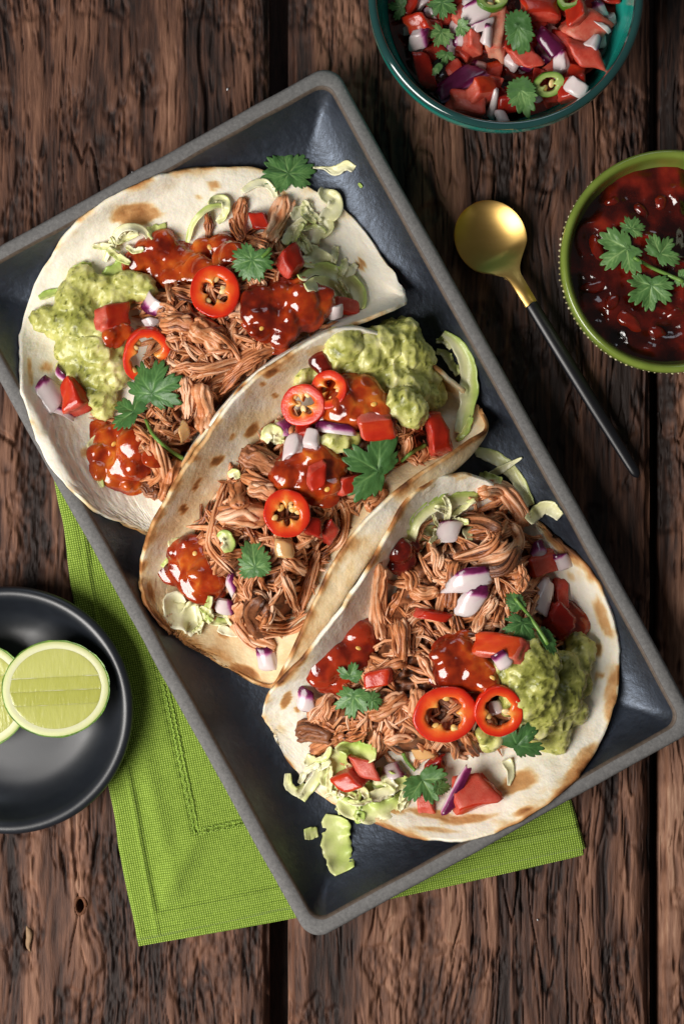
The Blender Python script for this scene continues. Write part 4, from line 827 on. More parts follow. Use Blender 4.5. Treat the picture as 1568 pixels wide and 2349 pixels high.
hero([([(558, 452), (548, 500), (556, 552)], 3.4, 'upright pointed pork spear left of tomato', False), ([(530, 500), (538, 525), (552, 550)], 2.2, 'short pork shred leaning on the pointed spear', False),
      ([(474, 484), (480, 520), (476, 552)], 2.2, 'narrow pork strip behind green cabbage strand', False), ([(656, 448), (642, 492), (614, 552)], 4.6, 'thick upright pork chunk below the big cilantro leaf', False),
      ([(368, 742), (408, 744), (446, 752)], 4.2, 'smooth pork strip next to purple onion', False), ([(438, 748), (472, 766), (514, 790)], 5.6, 'broad flaky pork chunk below the upper chilli ring', False),
      ([(420, 842), (480, 846), (562, 826)], 2.6, 'long pork shred crossing the pile', False), ([(486, 758), (528, 790), (548, 820), (562, 850)], 1.6, 'thin curved pork strand hanging to the fold', False),
      ([(452, 880), (464, 930), (466, 990)], 5.4, 'large grainy pork chunk beside the fold', False), ([(424, 866), (430, 910), (428, 962)], 3., 'dark edged pork strip right of cilantro sprig', False),
      ([(520, 880), (560, 830), (640, 790)], 3.4, 'pale pork strip tucked along the middle tortilla edge', False), ([(500, 900), (540, 858), (600, 812)], 2.4, 'second pork strip along the middle tortilla edge', False),
      ([(206, 950), (244, 962), (284, 966)], 1.9, 'thin pork shred under guacamole tip', False), ([(282, 968), (316, 984), (350, 1010)], 2.2, 'pork shred below the cilantro sprig', False),
      ([(352, 1000), (374, 1070), (384, 1146)], 3.0, 'long pork shred running down to the fold end', False), ([(408, 1050), (390, 1100), (372, 1150)], 3.4, 'thick pork shred at the fold end', False), ([(326, 1110), (344, 1124), (362, 1136)], 3.6, 'crumbly pork lump at the fold end', True),
      ([(600, 640), (604, 660), (596, 690)], 2., 'pork shred hanging below cilantro leaf', False)], T1)
blob([(190, 650, 9), (212, 665, 8), (168, 690, 11), (150, 740, 10), (190, 740, 12, .9), (230, 760, 12, .9), (180, 800, 12), (220, 810, 13, .9), (262, 800, 10), (170, 850, 9), (215, 860, 12), (255, 850, 11), (225, 905, 10), (240, 930, 7), (205, 905, 8), (92, 736, 6), (108, 722, 6), (120, 745, 6), (290, 658, 9), (320, 660, 8), (262, 690, 10), (240, 660, 8), (345, 672, 5)],
     'guacamole', 'guac', 'mound of chunky guacamole with tomato and onion on ' + T1, 'guacamole', seed=3, lump=1.7, fine=.55)
blob([(310, 600, 6, .6), (340, 580, 8, .6), (370, 560, 8, .6), (400, 600, 10, .5), (360, 615, 8, .5), (440, 615, 9, .5), (420, 640, 7, .5), (470, 580, 8, .7), (510, 570, 8, .7), (540, 590, 8, .6), (470, 620, 7, .5), (390, 640, 6, .5)], 'chilli_sauce', 'salsa', 'glossy red sauce spread above the upper chilli ring on ' + T1, 'sauce', voxel=.7, sit=6, lump=.9, lsc=7, fine=.25, seed=11, tone0=.55)
blob([(575, 690, 6, .6), (600, 680, 6, .6), (640, 680, 8, .6), (690, 690, 9, .6), (728, 690, 8, .5), (575, 718, 6, .5), (606, 732, 8, .6), (650, 745, 9, .6), (704, 722, 7, .6), (640, 768, 6, .5), (596, 755, 6, .5)], 'chilli_sauce', 'salsa', 'glossy red sauce pooled along the fold of ' + T1, 'sauce', voxel=.7, sit=6, lump=1.1, lsc=6, fine=.25, seed=12, tone0=.5)
blob([(250, 1010, 8, .5), (280, 1000, 8, .5), (310, 1020, 9, .5), (240, 1045, 8, .5), (280, 1050, 11, .5), (320, 1060, 9, .5), (260, 1085, 8, .5), (295, 1095, 8, .5), (225, 1080, 5, .5), (215, 1050, 4, .5), (345, 1050, 5, .5)], 'chilli_sauce', 'salsa', 'orange red sauce puddle near the fold end of ' + T1, 'sauce', voxel=.7, sit=6, lump=.7, lsc=7, fine=.2, seed=13, tone0=.58)
C([(743, 432), (742, 448), (768, 458), (766, 482), (748, 503), (752, 524), (730, 538), (722, 560)], 34, 'ruffled yellow cabbage ribbon hanging over tortilla edge', tone=(.1, .38), ruff=1.4, curl=.8, lift=1.5, freq=13)
C([(668, 500), (700, 480), (718, 476)], 34, 'flat translucent white cabbage leaf piece near pork spear', tone=(.0, .15), ruff=.2, n=18, lift=.8)
C([(698, 502), (680, 522), (664, 540), (652, 560)], 26, 'folded white green cabbage strip right of pork spear', tone=(.0, .55), ruff=.3, lift=2.5, zs=[3, 3, 2, 0])
C([(700, 580), (730, 600), (756, 632), (776, 652)], 60, 'wide pale cabbage leaf behind tomato on ' + T1, tone=(.0, .2), ruff=.9, curl=.7, lift=2.)
C([(690, 640), (730, 622), (772, 628), (806, 648), (824, 676), (824, 708)], 36, 'curved green edged cabbage strip by the tortilla corner', tone=(.1, .75), ruff=.9, lift=2, curl=.7)
C([(700, 660), (740, 650), (780, 668), (800, 690)], 36, 'yellow ruffled cabbage shred under the corner strip', tone=(.15, .5), ruff=1.2, lift=1.5)
C([(790, 632), (806, 620), (816, 606)], 18, 'small white cabbage end near small char mark', tone=(.0, .3), ruff=.4, n=16, lift=1.5)
lettuce([(630, 470), (720, 470), (780, 560), (820, 660), (780, 680), (700, 600)], 12, 1, T1); lettuce([(220, 560), (330, 530), (350, 560), (250, 640)], 5, 2, T1)
tomato(596, 506, 44, 46, .2, 'dark red tomato piece between two pork spears', skin=(5, 1))
tomato(666, 600, 56, 58, .4, 'tomato chunk right of the cilantro leaf on ' + T1, skin=(5,), tone=.35)
tomato(793, 702, 56, 36, -.1, 'pale pink tomato slice at the tortilla corner', skin=(2,), tone=.75)
onion(774, 716, 38, 34, .2, 'white onion bit below pale tomato slice at tortilla corner', purple=.0)
tomato(258, 728, 70, 62, .15, 'orange red tomato square on guacamole of ' + T1, skin=(5,), thick=5, tone=.6)
blob([(250, 770, 4, .6), (265, 778, 5, .5), (285, 772, 4, .5), (262, 760, 4, .5)], 'chilli_sauce', 'salsa', 'drip of sauce below the tomato square on guacamole', 'sauce', voxel=.6, lump=.3, fine=.1, seed=14, tone0=.7)
onion(344, 700, 66, 40, .8 + math.pi / 2, 'purple striped onion petal beside guacamole of ' + T1, purple=.55, bend=2.5, lift=1.)
onion(342, 744, 40, 26, .4, 'small white onion piece above the lower chilli ring', purple=.0)
onion(116, 900, 74, 66, .5, 'pale pink onion petal at the edge of ' + T1, purple=.18, bend=3, thick=1.8)
onion(136, 856, 40, 22, -.8, 'dark purple onion sliver touching guacamole', purple=.9, bend=1)
onion(148, 946, 66, 16, .55 - math.pi * .3, 'thin purple edged onion sliver below pale petal', purple=.6, thick=1.6, bend=1.5)
tomato(168, 908, 66, 74, .3, 'bright red tomato wedge below guacamole of ' + T1, skin=(5, 1), taper=(.45, 1), tone=.35, thick=10)
onion(424, 994, 44, 30, -.9, 'cooked amber onion piece beside the fold', glass=True, purple=0)
chilli(494, 670, 54, 59, .2, 'red chilli ring between two sauce patches on ' + T1, 31, ribs=4, seeds=4, tilt=.4, lift=.5, pct=80)
chilli(336, 812, 52, 64, -.3, 'tilted red chilli ring next to guacamole above cilantro sprig', 32, ribs=2, seeds=3, ang=(.25, .45), thick=6, wall=.34, tilt=.4, lift=.5)
cilantro(661, 396, 62, -12, 'round', 'large cilantro leaf lying on the upper tortilla edge', curl=.10, fold=.10, seed=2)
cilantro(577, 597, 50, -160, 'round', 'cilantro leaf on sauce beside the upper chilli ring', curl=.15, fold=.12, stem=[(600, 590), (614, 578), (620, 570)], seed=5, tilt=.4, lift=1.)
cilantro(350, 898, 78, 15, 'fan', 'large cilantro sprig with long stem below tilted chilli ring', curl=.2, fold=.1, stem=[(334, 962), (352, 998), (386, 1030), (420, 1052)], extra=[(304, 944, 56, -60, 'tri', .15, .2, .25)], seed=8, tilt=.5, lift=1.2)
C([(718, 384), (745, 386), (770, 392), (792, 380), (812, 388)], 26, 'crumpled pale yellow cabbage scrap on the tray beside cilantro leaf', tone=(.1, .35), ruff=1.2, wprof=[.1, .25, .8, 1, .6])
C([(822, 420), (830, 430)], 7, 'tiny green cabbage crumb on the tray', tone=(.7, .9), n=8, ruff=.1)
# ------------------------------------------------------------------ middle taco filling
P2 = [(440, 1200), (560, 1050), (640, 970), (760, 870), (900, 840), (980, 900), (1020, 1000), (980, 1045), (890, 1100), (810, 1180), (750, 1270), (690, 1420), (650, 1480), (580, 1480), (520, 1400), (430, 1290)]
heap(P2, 24, 14, 15, 'mass of dark pulled pork under the shreds in ' + T2)
C([(420, 1390), (400, 1380), (410, 1410), (440, 1420), (460, 1440)], 74, 'crumpled pale cabbage piece at open end of ' + T2, tone=(.0, .3), ruff=.9, curl=.7, lift=1.5, wprof=[.5, .9, 1, 1, .7])
C([(470, 1392), (478, 1414), (500, 1426), (530, 1424)], 22, 'green cabbage strand at open end of ' + T2, tone=(.35, .8), ruff=.7)
C([(372, 1300), (388, 1282), (404, 1290), (396, 1312), (380, 1316)], 14, 'frilly green cabbage curl left of orange sauce', tone=(.5, .85), ruff=1.3)
C([(386, 1250), (410, 1244), (440, 1246)], 24, 'pale cabbage strip tucked above orange sauce', tone=(.1, .5), ruff=.4, n=20)
C([(500, 1440), (530, 1450), (560, 1452)], 22, 'white cabbage strip under pork at open end', tone=(.0, .2), ruff=.5, n=20)
random_shreds(P2, 66, 23, 'shred of pulled pork in the pile of ' + T2, 'pork shreds in ' + T2, ang=-.5, spread=.9)
fibres(P2, 280, 33, 'fine loose pork fibres over ' + T2)
hero([([(520, 1104), (490, 1196), (482, 1256), (536, 1312)], 2.4, 'long upright pork strand along the left wall', False), ([(502, 1192), (556, 1182), (616, 1188)], 6.2, 'thick ribbed pork chunk left of chilli ring', False),
      ([(546, 1110), (548, 1138), (552, 1166)], 4.6, 'blocky pork strip above the ribbed chunk', False), ([(552, 1092), (600, 1112), (650, 1130)], 3.4, 'pork strip pointing at chilli ring', False), ([(568, 1120), (600, 1128), (632, 1138)], 4., 'rounded pork strip behind chilli ring', False),
      ([(552, 1038), (596, 1056), (642, 1078)], 5.2, 'dark roasted pork piece below white onion', True), ([(780, 1140), (790, 1190), (782, 1238), (744, 1272)], 2.1, 'curved pork strand right of chilli ring', False), ([(762, 1160), (770, 1214), (764, 1246), (732, 1276)], 1.9, 'second curved pork strand right of chilli ring', False),
      ([(728, 1262), (704, 1340), (678, 1414)], 2.9, 'long pale pork shred down the right wall', False), ([(648, 1286), (676, 1300), (700, 1318)], 3.2, 'short pork shred right of small cilantro leaf', False), ([(506, 1276), (536, 1270), (566, 1268)], 2.2, 'pork shred left of small cilantro leaf', False),
      ([(556, 1384), (542, 1420), (570, 1464), (632, 1484)], 3.6, 'curved pork piece closing the open end', False), ([(598, 1368), (576, 1410), (604, 1462)], 4.4, 'browned pork lump at the open end', True), ([(600, 1436), (654, 1436), (704, 1406)], 1.7, 'thin pork strand swept across the open end', False), ([(596, 1450), (660, 1452), (706, 1424)], 1.7, 'lower thin pork strand across the open end', False),
      ([(648, 1312), (668, 1370), (684, 1408)], 2.4, 'pork shred hanging towards the open end', False), ([(578, 1322), (568, 1350), (574, 1378)], 2.2, 'short pork strand below small cilantro leaf', False), ([(840, 1170), (860, 1150), (880, 1120)], 3.4, 'pork strip against right wall below cilantro', False),
      ([(940, 1000), (930, 1040), (960, 1064)], 2.6, 'curled pork shred beside big tomato wedge', False), ([(690, 1025), (740, 1028), (800, 1026)], 2.2, 'pork strip under guacamole dab', False), ([(960, 1010), (975, 1040), (960, 1060)], 2., 'small pork curl by cilantro stem', False)], T2)
blob([(790, 790, 9), (770, 820, 9), (800, 830, 12), (840, 810, 12), (830, 850, 12), (870, 850, 12), (880, 790, 10), (900, 765, 8, .9), (920, 780, 12, 1, 3), (930, 760, 8, 1, 3), (940, 810, 12, 1, 3), (910, 830, 12), (940, 850, 12), (965, 870, 10), (900, 880, 11), (930, 900, 12), (970, 910, 10), (985, 905, 8), (940, 945, 9), (920, 930, 9), (955, 955, 7), (860, 880, 9), (955, 830, 9)], 'guacamole', 'guac', 'tall mound of chunky guacamole at the tray side of ' + T2, 'guacamole', seed=23, lump=1.8, fine=.55)
blob([(700, 868, 6), (722, 872, 7), (742, 862, 6), (690, 880, 4)], 'guacamole', 'guac', 'small guacamole dab behind chilli rings of ' + T2, 'guacamole', seed=24, lump=1., voxel=.7)
blob([(744, 1014, 4), (762, 1010, 5), (786, 1016, 5), (808, 1004, 4), (775, 1022, 4)], 'guacamole', 'guac', 'small guacamole dab under purple onion of ' + T2, 'guacamole', seed=25, lump=.9, voxel=.7)
blob([(728, 828, 5, .7), (740, 838, 5, .7), (736, 822, 4, .7), (750, 852, 4, .6)], 'chilli_sauce', 'salsa_deep', 'small dark red sauce drop left of guacamole mound', 'sauce', voxel=.6, sit=5, lump=.4, fine=.15, seed=26, tone0=.7)
blob([(770, 905, 8, .7), (800, 890, 9, .7), (830, 905, 10, .7), (790, 930, 10, .7), (825, 940, 9, .7), (855, 925, 8, .7), (870, 945, 6, .7), (775, 950, 7, .6), (800, 962, 7, .6)], 'chilli_sauce', 'salsa', 'glossy red sauce beside guacamole mound on ' + T2, 'sauce', voxel=.7, sit=6, lump=.9, lsc=6, fine=.25, seed=27, tone0=.58)
blob([(660, 1090, 9, .6), (690, 1070, 9, .6), (720, 1050, 9, .7), (740, 1080, 10, .6), (700, 1100, 10, .6), (660, 1110, 7, .5), (730, 1110, 8, .6), (765, 1075, 6, .6), (750, 1120, 6, .5)], 'chilli_sauce', 'salsa', 'glossy red sauce in the centre of ' + T2, 'sauce', voxel=.7, sit=6, lump=1., lsc=6, fine=.25, seed=28, tone0=.52)
blob([(415, 1265, 7, .5), (440, 1258, 8, .5), (420, 1300, 9, .5), (455, 1290, 10, .5), (480, 1320, 10, .5), (440, 1330, 9, .5), (470, 1350, 9, .5), (495, 1345, 6, .5), (495, 1370, 5, .4), (465, 1370, 6, .4)], 'chilli_sauce', 'salsa', 'orange red sauce pool at open end of ' + T2, 'sauce', voxel=.7, sit=6, lump=.7, lsc=7, fine=.2, seed=29, tone0=.58)
lettuce([(390, 1370), (470, 1380), (540, 1420), (520, 1460), (440, 1440)], 6, 3, T2); lettuce([(600, 990), (640, 960), (640, 1020)], 2, 6, T2)
tomato(864, 978, 78, 50, -.12, 'orange tomato square beside cilantro on ' + T2, skin=(5,), thick=5, tone=.7)
tomato(696, 992, 40, 40, .3, 'small red tomato piece under chilli ring on ' + T2, skin=(5,))
tomato(1002, 996, 62, 100, .25, 'big tomato wedge leaning on cabbage at tray side', skin=(5, 1), thick=12, taper=(.7, 1), tone=.35)
tomato(726, 1088, 42, 46, .2, 'saucy red pepper cube in the centre sauce', skin=(5,), tone=.4, lift=.8)
tomato(802, 1112, 62, 40, .1, 'orange red tomato chunk left of big cilantro leaf', skin=(5,), tone=.6)
tomato(754, 1220, 44, 48, -.3, 'red tomato cube below chilli ring in ' + T2, skin=(4,), tone=.3); tomato(716, 1208, 40, 40, .3, 'dark red tomato piece tucked beside lower chilli ring', skin=(5,), tone=.2)
onion(766, 982, 92, 24, -.12, 'magenta onion crescent in front of sauce', purple=.85, bend=2.2, thick=3, lift=.5)
onion(650, 978, 46, 28, -.9, 'dark purple onion piece against left wall', purple=1., bend=1.)
onion(670, 1020, 48, 54, .3, 'white onion cube with stripes left of guacamole dab', purple=0., thick=6, bend=.5); onion(716, 1006, 38, 42, -.2, 'smaller white onion cube left of guacamole dab', purple=0., thick=6, bend=.4)
onion(652, 1258, 46, 38, .2, 'cooked amber onion square below lower chilli ring', glass=True, purple=0, thick=3)
onion(528, 1344, 34, 44, .2, 'pink onion petal between sauce pool and pork', purple=.45, pfrom='x', thick=3); onion(514, 1392, 44, 44, .1, 'white onion square with purple corner at open end', purple=.3, pfrom='x', thick=3.5)
onion(610, 1512, 44, 58, .2, 'onion piece with purple top lying on bare tortilla end', purple=.4, thick=3.5, bend=.6)
C([(606, 1012), (618, 990), (640, 996), (636, 1016)], 30, 'pale cabbage knot against the left wall', tone=(.1, .5), ruff=.9, lift=1.5); C([(524, 1092), (540, 1082), (546, 1098)], 18, 'tiny pale cabbage bit against left wall', tone=(.1, .5), ruff=.6, n=14)
C([(502, 1236), (516, 1228), (526, 1250), (510, 1262)], 26, 'white green cabbage nub beside upright pork strand', tone=(.1, .8), ruff=.6, lift=2)
C([(1016, 764), (1040, 782), (1066, 820), (1076, 870), (1072, 930), (1052, 994)], 42, 'tall fan of green cabbage leaning off the tray side', tone=(.15, .85), ruff=.6, curl=.6, lift=2.5, wprof=[.3, .7, .9, 1, 1, .6])
C([(1000, 806), (1020, 812), (1036, 838), (1050, 860)], 20, 'frilly side shoot of the green cabbage fan', tone=(.2, .6), ruff=1.2, lift=1.5); C([(1000, 782), (1020, 782), (1034, 800)], 14, 'upper frill tip of the green cabbage fan', tone=(.2, .6), ruff=1.1, n=18)
C([(1080, 956), (1066, 990), (1046, 1010)], 16, 'thin green cabbage spike at tortilla corner', tone=(.5, .85), ruff=.3, n=18)
chilli(756, 894, 42, 44, .2, 'red chilli ring half sunk in sauce', 42, ribs=3, seeds=2, tilt=.4); chilli(696, 930, 51, 46, .1, 'red chilli ring against left wall with pale seed', 41, ribs=4, seeds=4, tilt=.35, lift=.6)
chilli(657, 1177, 51, 52, .5, 'red chilli ring on pork in the centre of ' + T2, 43, ribs=5, seeds=6, tilt=.3, lift=.6, pct=80, wall=.47)
cilantro(862, 1078, 84, -62, 'tri', 'broad cilantro leaf with short stem against right wall', curl=.14, fold=.05, stem=[(920, 1058), (944, 1038), (976, 1020)], seed=12, tilt=.4, lift=1.2, tone=.08)
cilantro(584, 1298, 54, -8, 'long', 'small pointed cilantro leaf on pork of ' + T2, curl=.1, fold=.18, seed=14, tilt=.5, lift=.8, sx=1.05, tone=.12)
# ------------------------------------------------------------------ browned-rim taco filling
P3 = [(1060, 1180), (1130, 1125), (1200, 1180), (1240, 1290), (1270, 1400), (1310, 1500), (1310, 1610), (1230, 1690), (1100, 1750), (860, 1735), (720, 1690), (700, 1640), (770, 1570), (830, 1480), (870, 1390), (900, 1270), (960, 1215)]
heap(P3, 21, 14, 25, 'mass of dark pulled pork under the shreds in ' + T3)
C([(935, 1260), (950, 1200), (1000, 1156), (1060, 1142), (1096, 1142)], 34, 'arched green edged cabbage leaf inside ' + T3, tone=(.1, .8), ruff=.4, lift=1.5)
C([(950, 1262), (966, 1232), (990, 1222), (1004, 1250)], 36, 'ruffled pale cabbage behind pale onion', tone=(.1, .5), ruff=1., lift=1.); C([(1062, 1180), (1070, 1210), (1076, 1240)], 22, 'yellow cabbage core strip under the pork curl', tone=(.1, .4), ruff=.6, n=20)
C([(660, 1774), (662, 1800), (680, 1816), (700, 1800)], 22, 'cabbage curl hanging off tortilla onto the tray', tone=(.2, .6), ruff=.8, lift=1.5, zs=[2, 3, 2, 0]); C([(760, 1716), (740, 1764), (714, 1800), (690, 1834)], 30, 'long pale green cabbage strip over tortilla edge', tone=(.15, .6), ruff=.3, lift=1.5)
C([(776, 1846), (790, 1858), (806, 1862)], 30, 'bright frilly cabbage end left of lower band', tone=(.5, .9), ruff=1., n=18)
random_shreds(P3, 72, 43, 'shred of pulled pork in the pile of ' + T3, 'pork shreds in ' + T3, ang=-.9, spread=1.1)
fibres(P3, 320, 53, 'fine loose pork fibres over ' + T3)
hero([([(1096, 1130), (1144, 1124), (1186, 1166), (1206, 1206)], 5.2, 'big pink pork piece curling at the top', False), ([(1040, 1200), (1096, 1194), (1150, 1216)], 3.6, 'browned pork strip crossing the top curl', True), ([(1176, 1200), (1188, 1244), (1160, 1276), (1094, 1296)], 3.4, 'long pork strand bending round the top', False),
      ([(1152, 1222), (1120, 1260), (1040, 1284)], 3.2, 'inner pork strand bending round the top', False), ([(1190, 1256), (1156, 1300), (1072, 1312)], 3.4, 'dark outer pork strand bending round the top', True), ([(868, 1292), (862, 1390), (876, 1468)], 4.0, 'long vertical pork strip beside the fold', False),
      ([(902, 1424), (908, 1460), (912, 1508)], 3.0, 'left of two upright pork strips', False), ([(924, 1420), (930, 1460), (932, 1500)], 2.8, 'right of two upright pork strips', False), ([(1040, 1288), (1036, 1340), (1030, 1398)], 3.5, 'upright pork strip left of purple white onion', False), ([(938, 1352), (970, 1362), (1006, 1356)], 3.5, 'flat pork piece above red pepper strip', False), ([(920, 1300), (944, 1330), (940, 1356)], 3., 'pork shred above flat pork piece', False),
      ([(1190, 1296), (1196, 1330), (1194, 1358)], 3.2, 'pork shred left of white onion slab', False), ([(1138, 1370), (1106, 1416), (1092, 1452)], 3.1, 'pork shred right of purple white onion', False), ([(678, 1678), (716, 1676), (762, 1682)], 5.2, 'dark roasted pork stick at the far fold end', True), ([(712, 1728), (750, 1706), (790, 1686)], 3.5, 'pale pork stick crossing the dark one', False), ([(786, 1694), (812, 1690), (842, 1678)], 2.5, 'thin pork stick behind the pale one', False),
      ([(766, 1714), (780, 1734), (796, 1756)], 2.5, 'short pork stick pointing at tomato cubes', False), ([(708, 1654), (736, 1620), (768, 1580)], 3.0, 'pinkish pork strip beside dark sauce', False), ([(744, 1658), (750, 1630), (760, 1602)], 2.6, 'second pinkish pork strip beside dark sauce', False), ([(846, 1646), (884, 1624), (930, 1594)], 4.0, 'broad pork strip right of small cilantro sprig', False), ([(958, 1580), (956, 1614), (950, 1648)], 3.6, 'pork strip left of big chilli ring', False), ([(868, 1678), (864, 1706), (862, 1738)], 2.6, 'pork strip edge above tomato cubes', False),
      ([(1064, 1678), (1080, 1706), (1098, 1734)], 3.0, 'pork stick below the two chilli rings', False), ([(1020, 1700), (1040, 1712), (1046, 1740)], 2.6, 'curled pork bit below big chilli ring', False), ([(912, 1414), (924, 1470), (920, 1536)], 2.4, 'hanging pork strand in pile centre', False), ([(962, 1498), (990, 1536), (1014, 1578)], 3.2, 'diagonal pork strip left of centre sauce', False), ([(880, 1700), (910, 1690), (950, 1690)], 3., 'low pork strip above onion bit', False), ([(850, 1560), (890, 1530), (930, 1520)], 2.6, 'pork shred above tomato chunk', False)], T3)
blob([(1190, 1490, 10), (1210, 1530, 12), (1190, 1570, 11), (1230, 1560, 12), (1215, 1600, 12), (1240, 1620, 12), (1220, 1650, 11), (1250, 1670, 10), (1270, 1690, 9), (1270, 1640, 10), (1290, 1600, 11, .9), (1300, 1560, 11, .9), (1290, 1530, 10), (1320, 1520, 9), (1335, 1490, 8), (1320, 1470, 7), (1330, 1570, 8), (1310, 1630, 8), (1250, 1520, 9), (1275, 1705, 7), (1160, 1540, 7), (1180, 1610, 8)], 'guacamole', 'guac', 'chunky guacamole mound at the toasted edge of ' + T3, 'guacamole', seed=43, lump=1.8, fine=.55, tone0=.44)
blob([(1110, 1684, 5), (1130, 1690, 5), (1120, 1700, 5), (1150, 1690, 4)], 'guacamole', 'guac', 'small guacamole dab between chilli ring and cilantro', 'guacamole', seed=44, lump=.9, voxel=.7)
blob([(1030, 1500, 8, .6), (1060, 1500, 8, .6), (1040, 1540, 11, .6), (1080, 1540, 11, .6), (1110, 1550, 8, .6), (1070, 1580, 9, .5), (1100, 1585, 7, .5), (1020, 1520, 6, .5), (1050, 1485, 6, .6)], 'chilli_sauce', 'salsa', 'glossy red sauce above the two chilli rings', 'sauce', voxel=.7, sit=6, lump=.9, lsc=6, fine=.25, seed=45, tone0=.52)
blob([(820, 1460, 9, .6), (835, 1490, 8, .6), (800, 1490, 9, .6), (770, 1510, 9, .6), (740, 1530, 8, .5), (790, 1530, 9, .5), (820, 1520, 8, .5), (750, 1560, 7, .5), (780, 1560, 7, .5), (725, 1545, 5, .5)], 'chilli_sauce', 'salsa_deep', 'dark red sauce pool against the standing wall of ' + T3, 'sauce', voxel=.7, sit=6, lump=.8, lsc=7, fine=.2, seed=46, tone0=.85)
blob([(915, 1262, 7, .7), (925, 1285, 7, .7), (905, 1290, 5, .7), (930, 1265, 5, .7)], 'chilli_sauce', 'salsa_deep', 'dark red sauce lump in the shade of the wall', 'sauce', voxel=.6, sit=5, lump=.5, fine=.2, seed=47, tone0=.6)
blob([(1300, 1400, 6, .4), (1315, 1420, 7, .4), (1320, 1440, 6, .4), (1295, 1440, 7, .4), (1330, 1415, 4, .3)], 'chilli_sauce', 'salsa', 'thin red sauce smear on tortilla beside dark tomato', 'sauce', voxel=.6, sit=6, lump=.2, fine=.1, seed=48, tone0=.5)
C([(776, 1722), (766, 1768), (750, 1806)], 66, 'wide light green cabbage leaf piece below pork', tone=(.35, .65), ruff=.4, lift=1.5, n=22); C([(780, 1706), (820, 1722), (862, 1730)], 52, 'bright green cabbage fold under pork', tone=(.4, .9), ruff=.5, lift=2, n=22)
C([(776, 1836), (810, 1858), (850, 1864), (900, 1850), (934, 1822)], 46, 'lower ruffled green cabbage band on toasted tortilla', tone=(.25, .8), ruff=1.2, lift=1.2, freq=12); C([(800, 1806), (840, 1816), (884, 1810), (926, 1788)], 46, 'upper ruffled green cabbage band below tomato cubes', tone=(.3, .8), ruff=1.1, lift=1.5, freq=12)
C([(830, 1830), (870, 1822), (910, 1806)], 26, 'white cabbage rib between two green bands', tone=(.0, .35), ruff=.4, lift=2, n=20); C([(812, 1866), (826, 1874), (812, 1882)], 22, 'small green cabbage frill at the lower band', tone=(.5, .8), ruff=1., n=16)
C([(860, 1772), (900, 1790), (944, 1800)], 40, 'leafy green cabbage piece under the onion chunk', tone=(.3, .75), ruff=.9, lift=1.2)
C([(700, 1740), (730, 1752), (756, 1740)], 34, 'pale cabbage leaf base at the tortilla corner', tone=(.05, .4), ruff=.5, lift=1.)
lettuce([(680, 1730), (780, 1720), (860, 1800), (950, 1800), (930, 1850), (800, 1860), (720, 1800)], 14, 4, T3); lettuce([(950, 1180), (1060, 1140), (1080, 1180), (980, 1250)], 6, 5, T3)
onion(1028, 1218, 60, 50, .15, 'pale pink onion slab behind pork curl', purple=.05, thick=3)
tomato(1243, 1292, 78, 46, .2, 'tomato slab beside pink onion near toasted rim', skin=(2, 0), tone=.5); onion(1290, 1288, 38, 40, .5, 'pink onion bit right of tomato slab', purple=.25, thick=2.5); onion(1236, 1258, 34, 30, .2, 'dark red onion bit above tomato slab', purple=1., thick=3)
onion(1247, 1368, 44, 84, -.45, 'white onion slab standing beside tomato strip', purple=.0, thick=5, bend=.6); tomato(1286, 1362, 34, 60, .3, 'narrow tomato strip right of white onion slab', skin=(1,), tone=.5)
tomato(1280, 1424, 66, 54, -.5, 'glossy dark red tomato cube above guacamole', skin=(5, 1), tone=.1, thick=9)
onion(1078, 1330, 104, 44, .1, 'large purple white onion petal on top of pork', purple=.3, bend=2.4, lift=1.2); onion(1082, 1378, 54, 66, -.3, 'lower half of the purple white onion pair', purple=.35, bend=1., lift=.8)
tomato(988, 1410, 78, 20, -.15, 'thin red pepper strip in pork', skin=(5, 3, 2), thick=4, curve=1.5)
tomato(1147, 1484, 110, 56, -.14, 'wide orange red tomato piece above guacamole', skin=(5,), thick=5, tone=.6, curve=1.5, lift=.8)
onion(1148, 1518, 42, 44, .5, 'white onion bit with purple tip below wide tomato', purple=.35, thick=3, lift=.5)
tomato(868, 1554, 62, 36, .25, 'orange tomato chunk in pork right of cilantro', skin=(5,), tone=.6); onion(700, 1606, 52, 54, -.3, 'onion pieces with magenta tops by the fold end', purple=.5, thick=3, pfrom='y')
tomato(836, 1762, 56, 56, .2, 'upper pale tomato cube on cabbage', skin=(2,), tone=.6, thick=9); tomato(802, 1788, 54, 50, .5, 'lower red tomato cube on cabbage', skin=(5, 0), tone=.4, thick=9)
onion(905, 1767, 48, 38, .2, 'purple grey onion chunk right of tomato cubes', purple=.5, thick=4.5, pfrom='x'); onion(964, 1730, 58, 30, .15, 'cooked amber onion strip below big chilli ring', glass=True, purple=0, thick=3)
tomato(993, 1756, 44, 36, .2, 'dark tomato piece in shade below amber onion', skin=(5,), tone=.2); tomato(974, 1838, 42, 58, .35, 'tomato tip pointing at the toasted edge', skin=(1,), tone=.55, taper=(.5, 1))
tomato(1080, 1816, 118, 84, .35, 'large tomato wedge at the toasted edge with onion sliver', skin=(2, 1), tone=.38, thick=11, taper=(.6, 1)); onion(1043, 1812, 20, 104, -.42, 'magenta onion sliver lying on the large tomato wedge', purple=.9, pfrom='x', thick=2.2, bend=.3, lift=.6)
C([(1160, 1742), (1170, 1772), (1166, 1802)], 24, 'white cabbage tip below single cilantro leaf', tone=(.0, .2), ruff=.3, n=18, lift=1.5, wprof=[1, .9, .2])
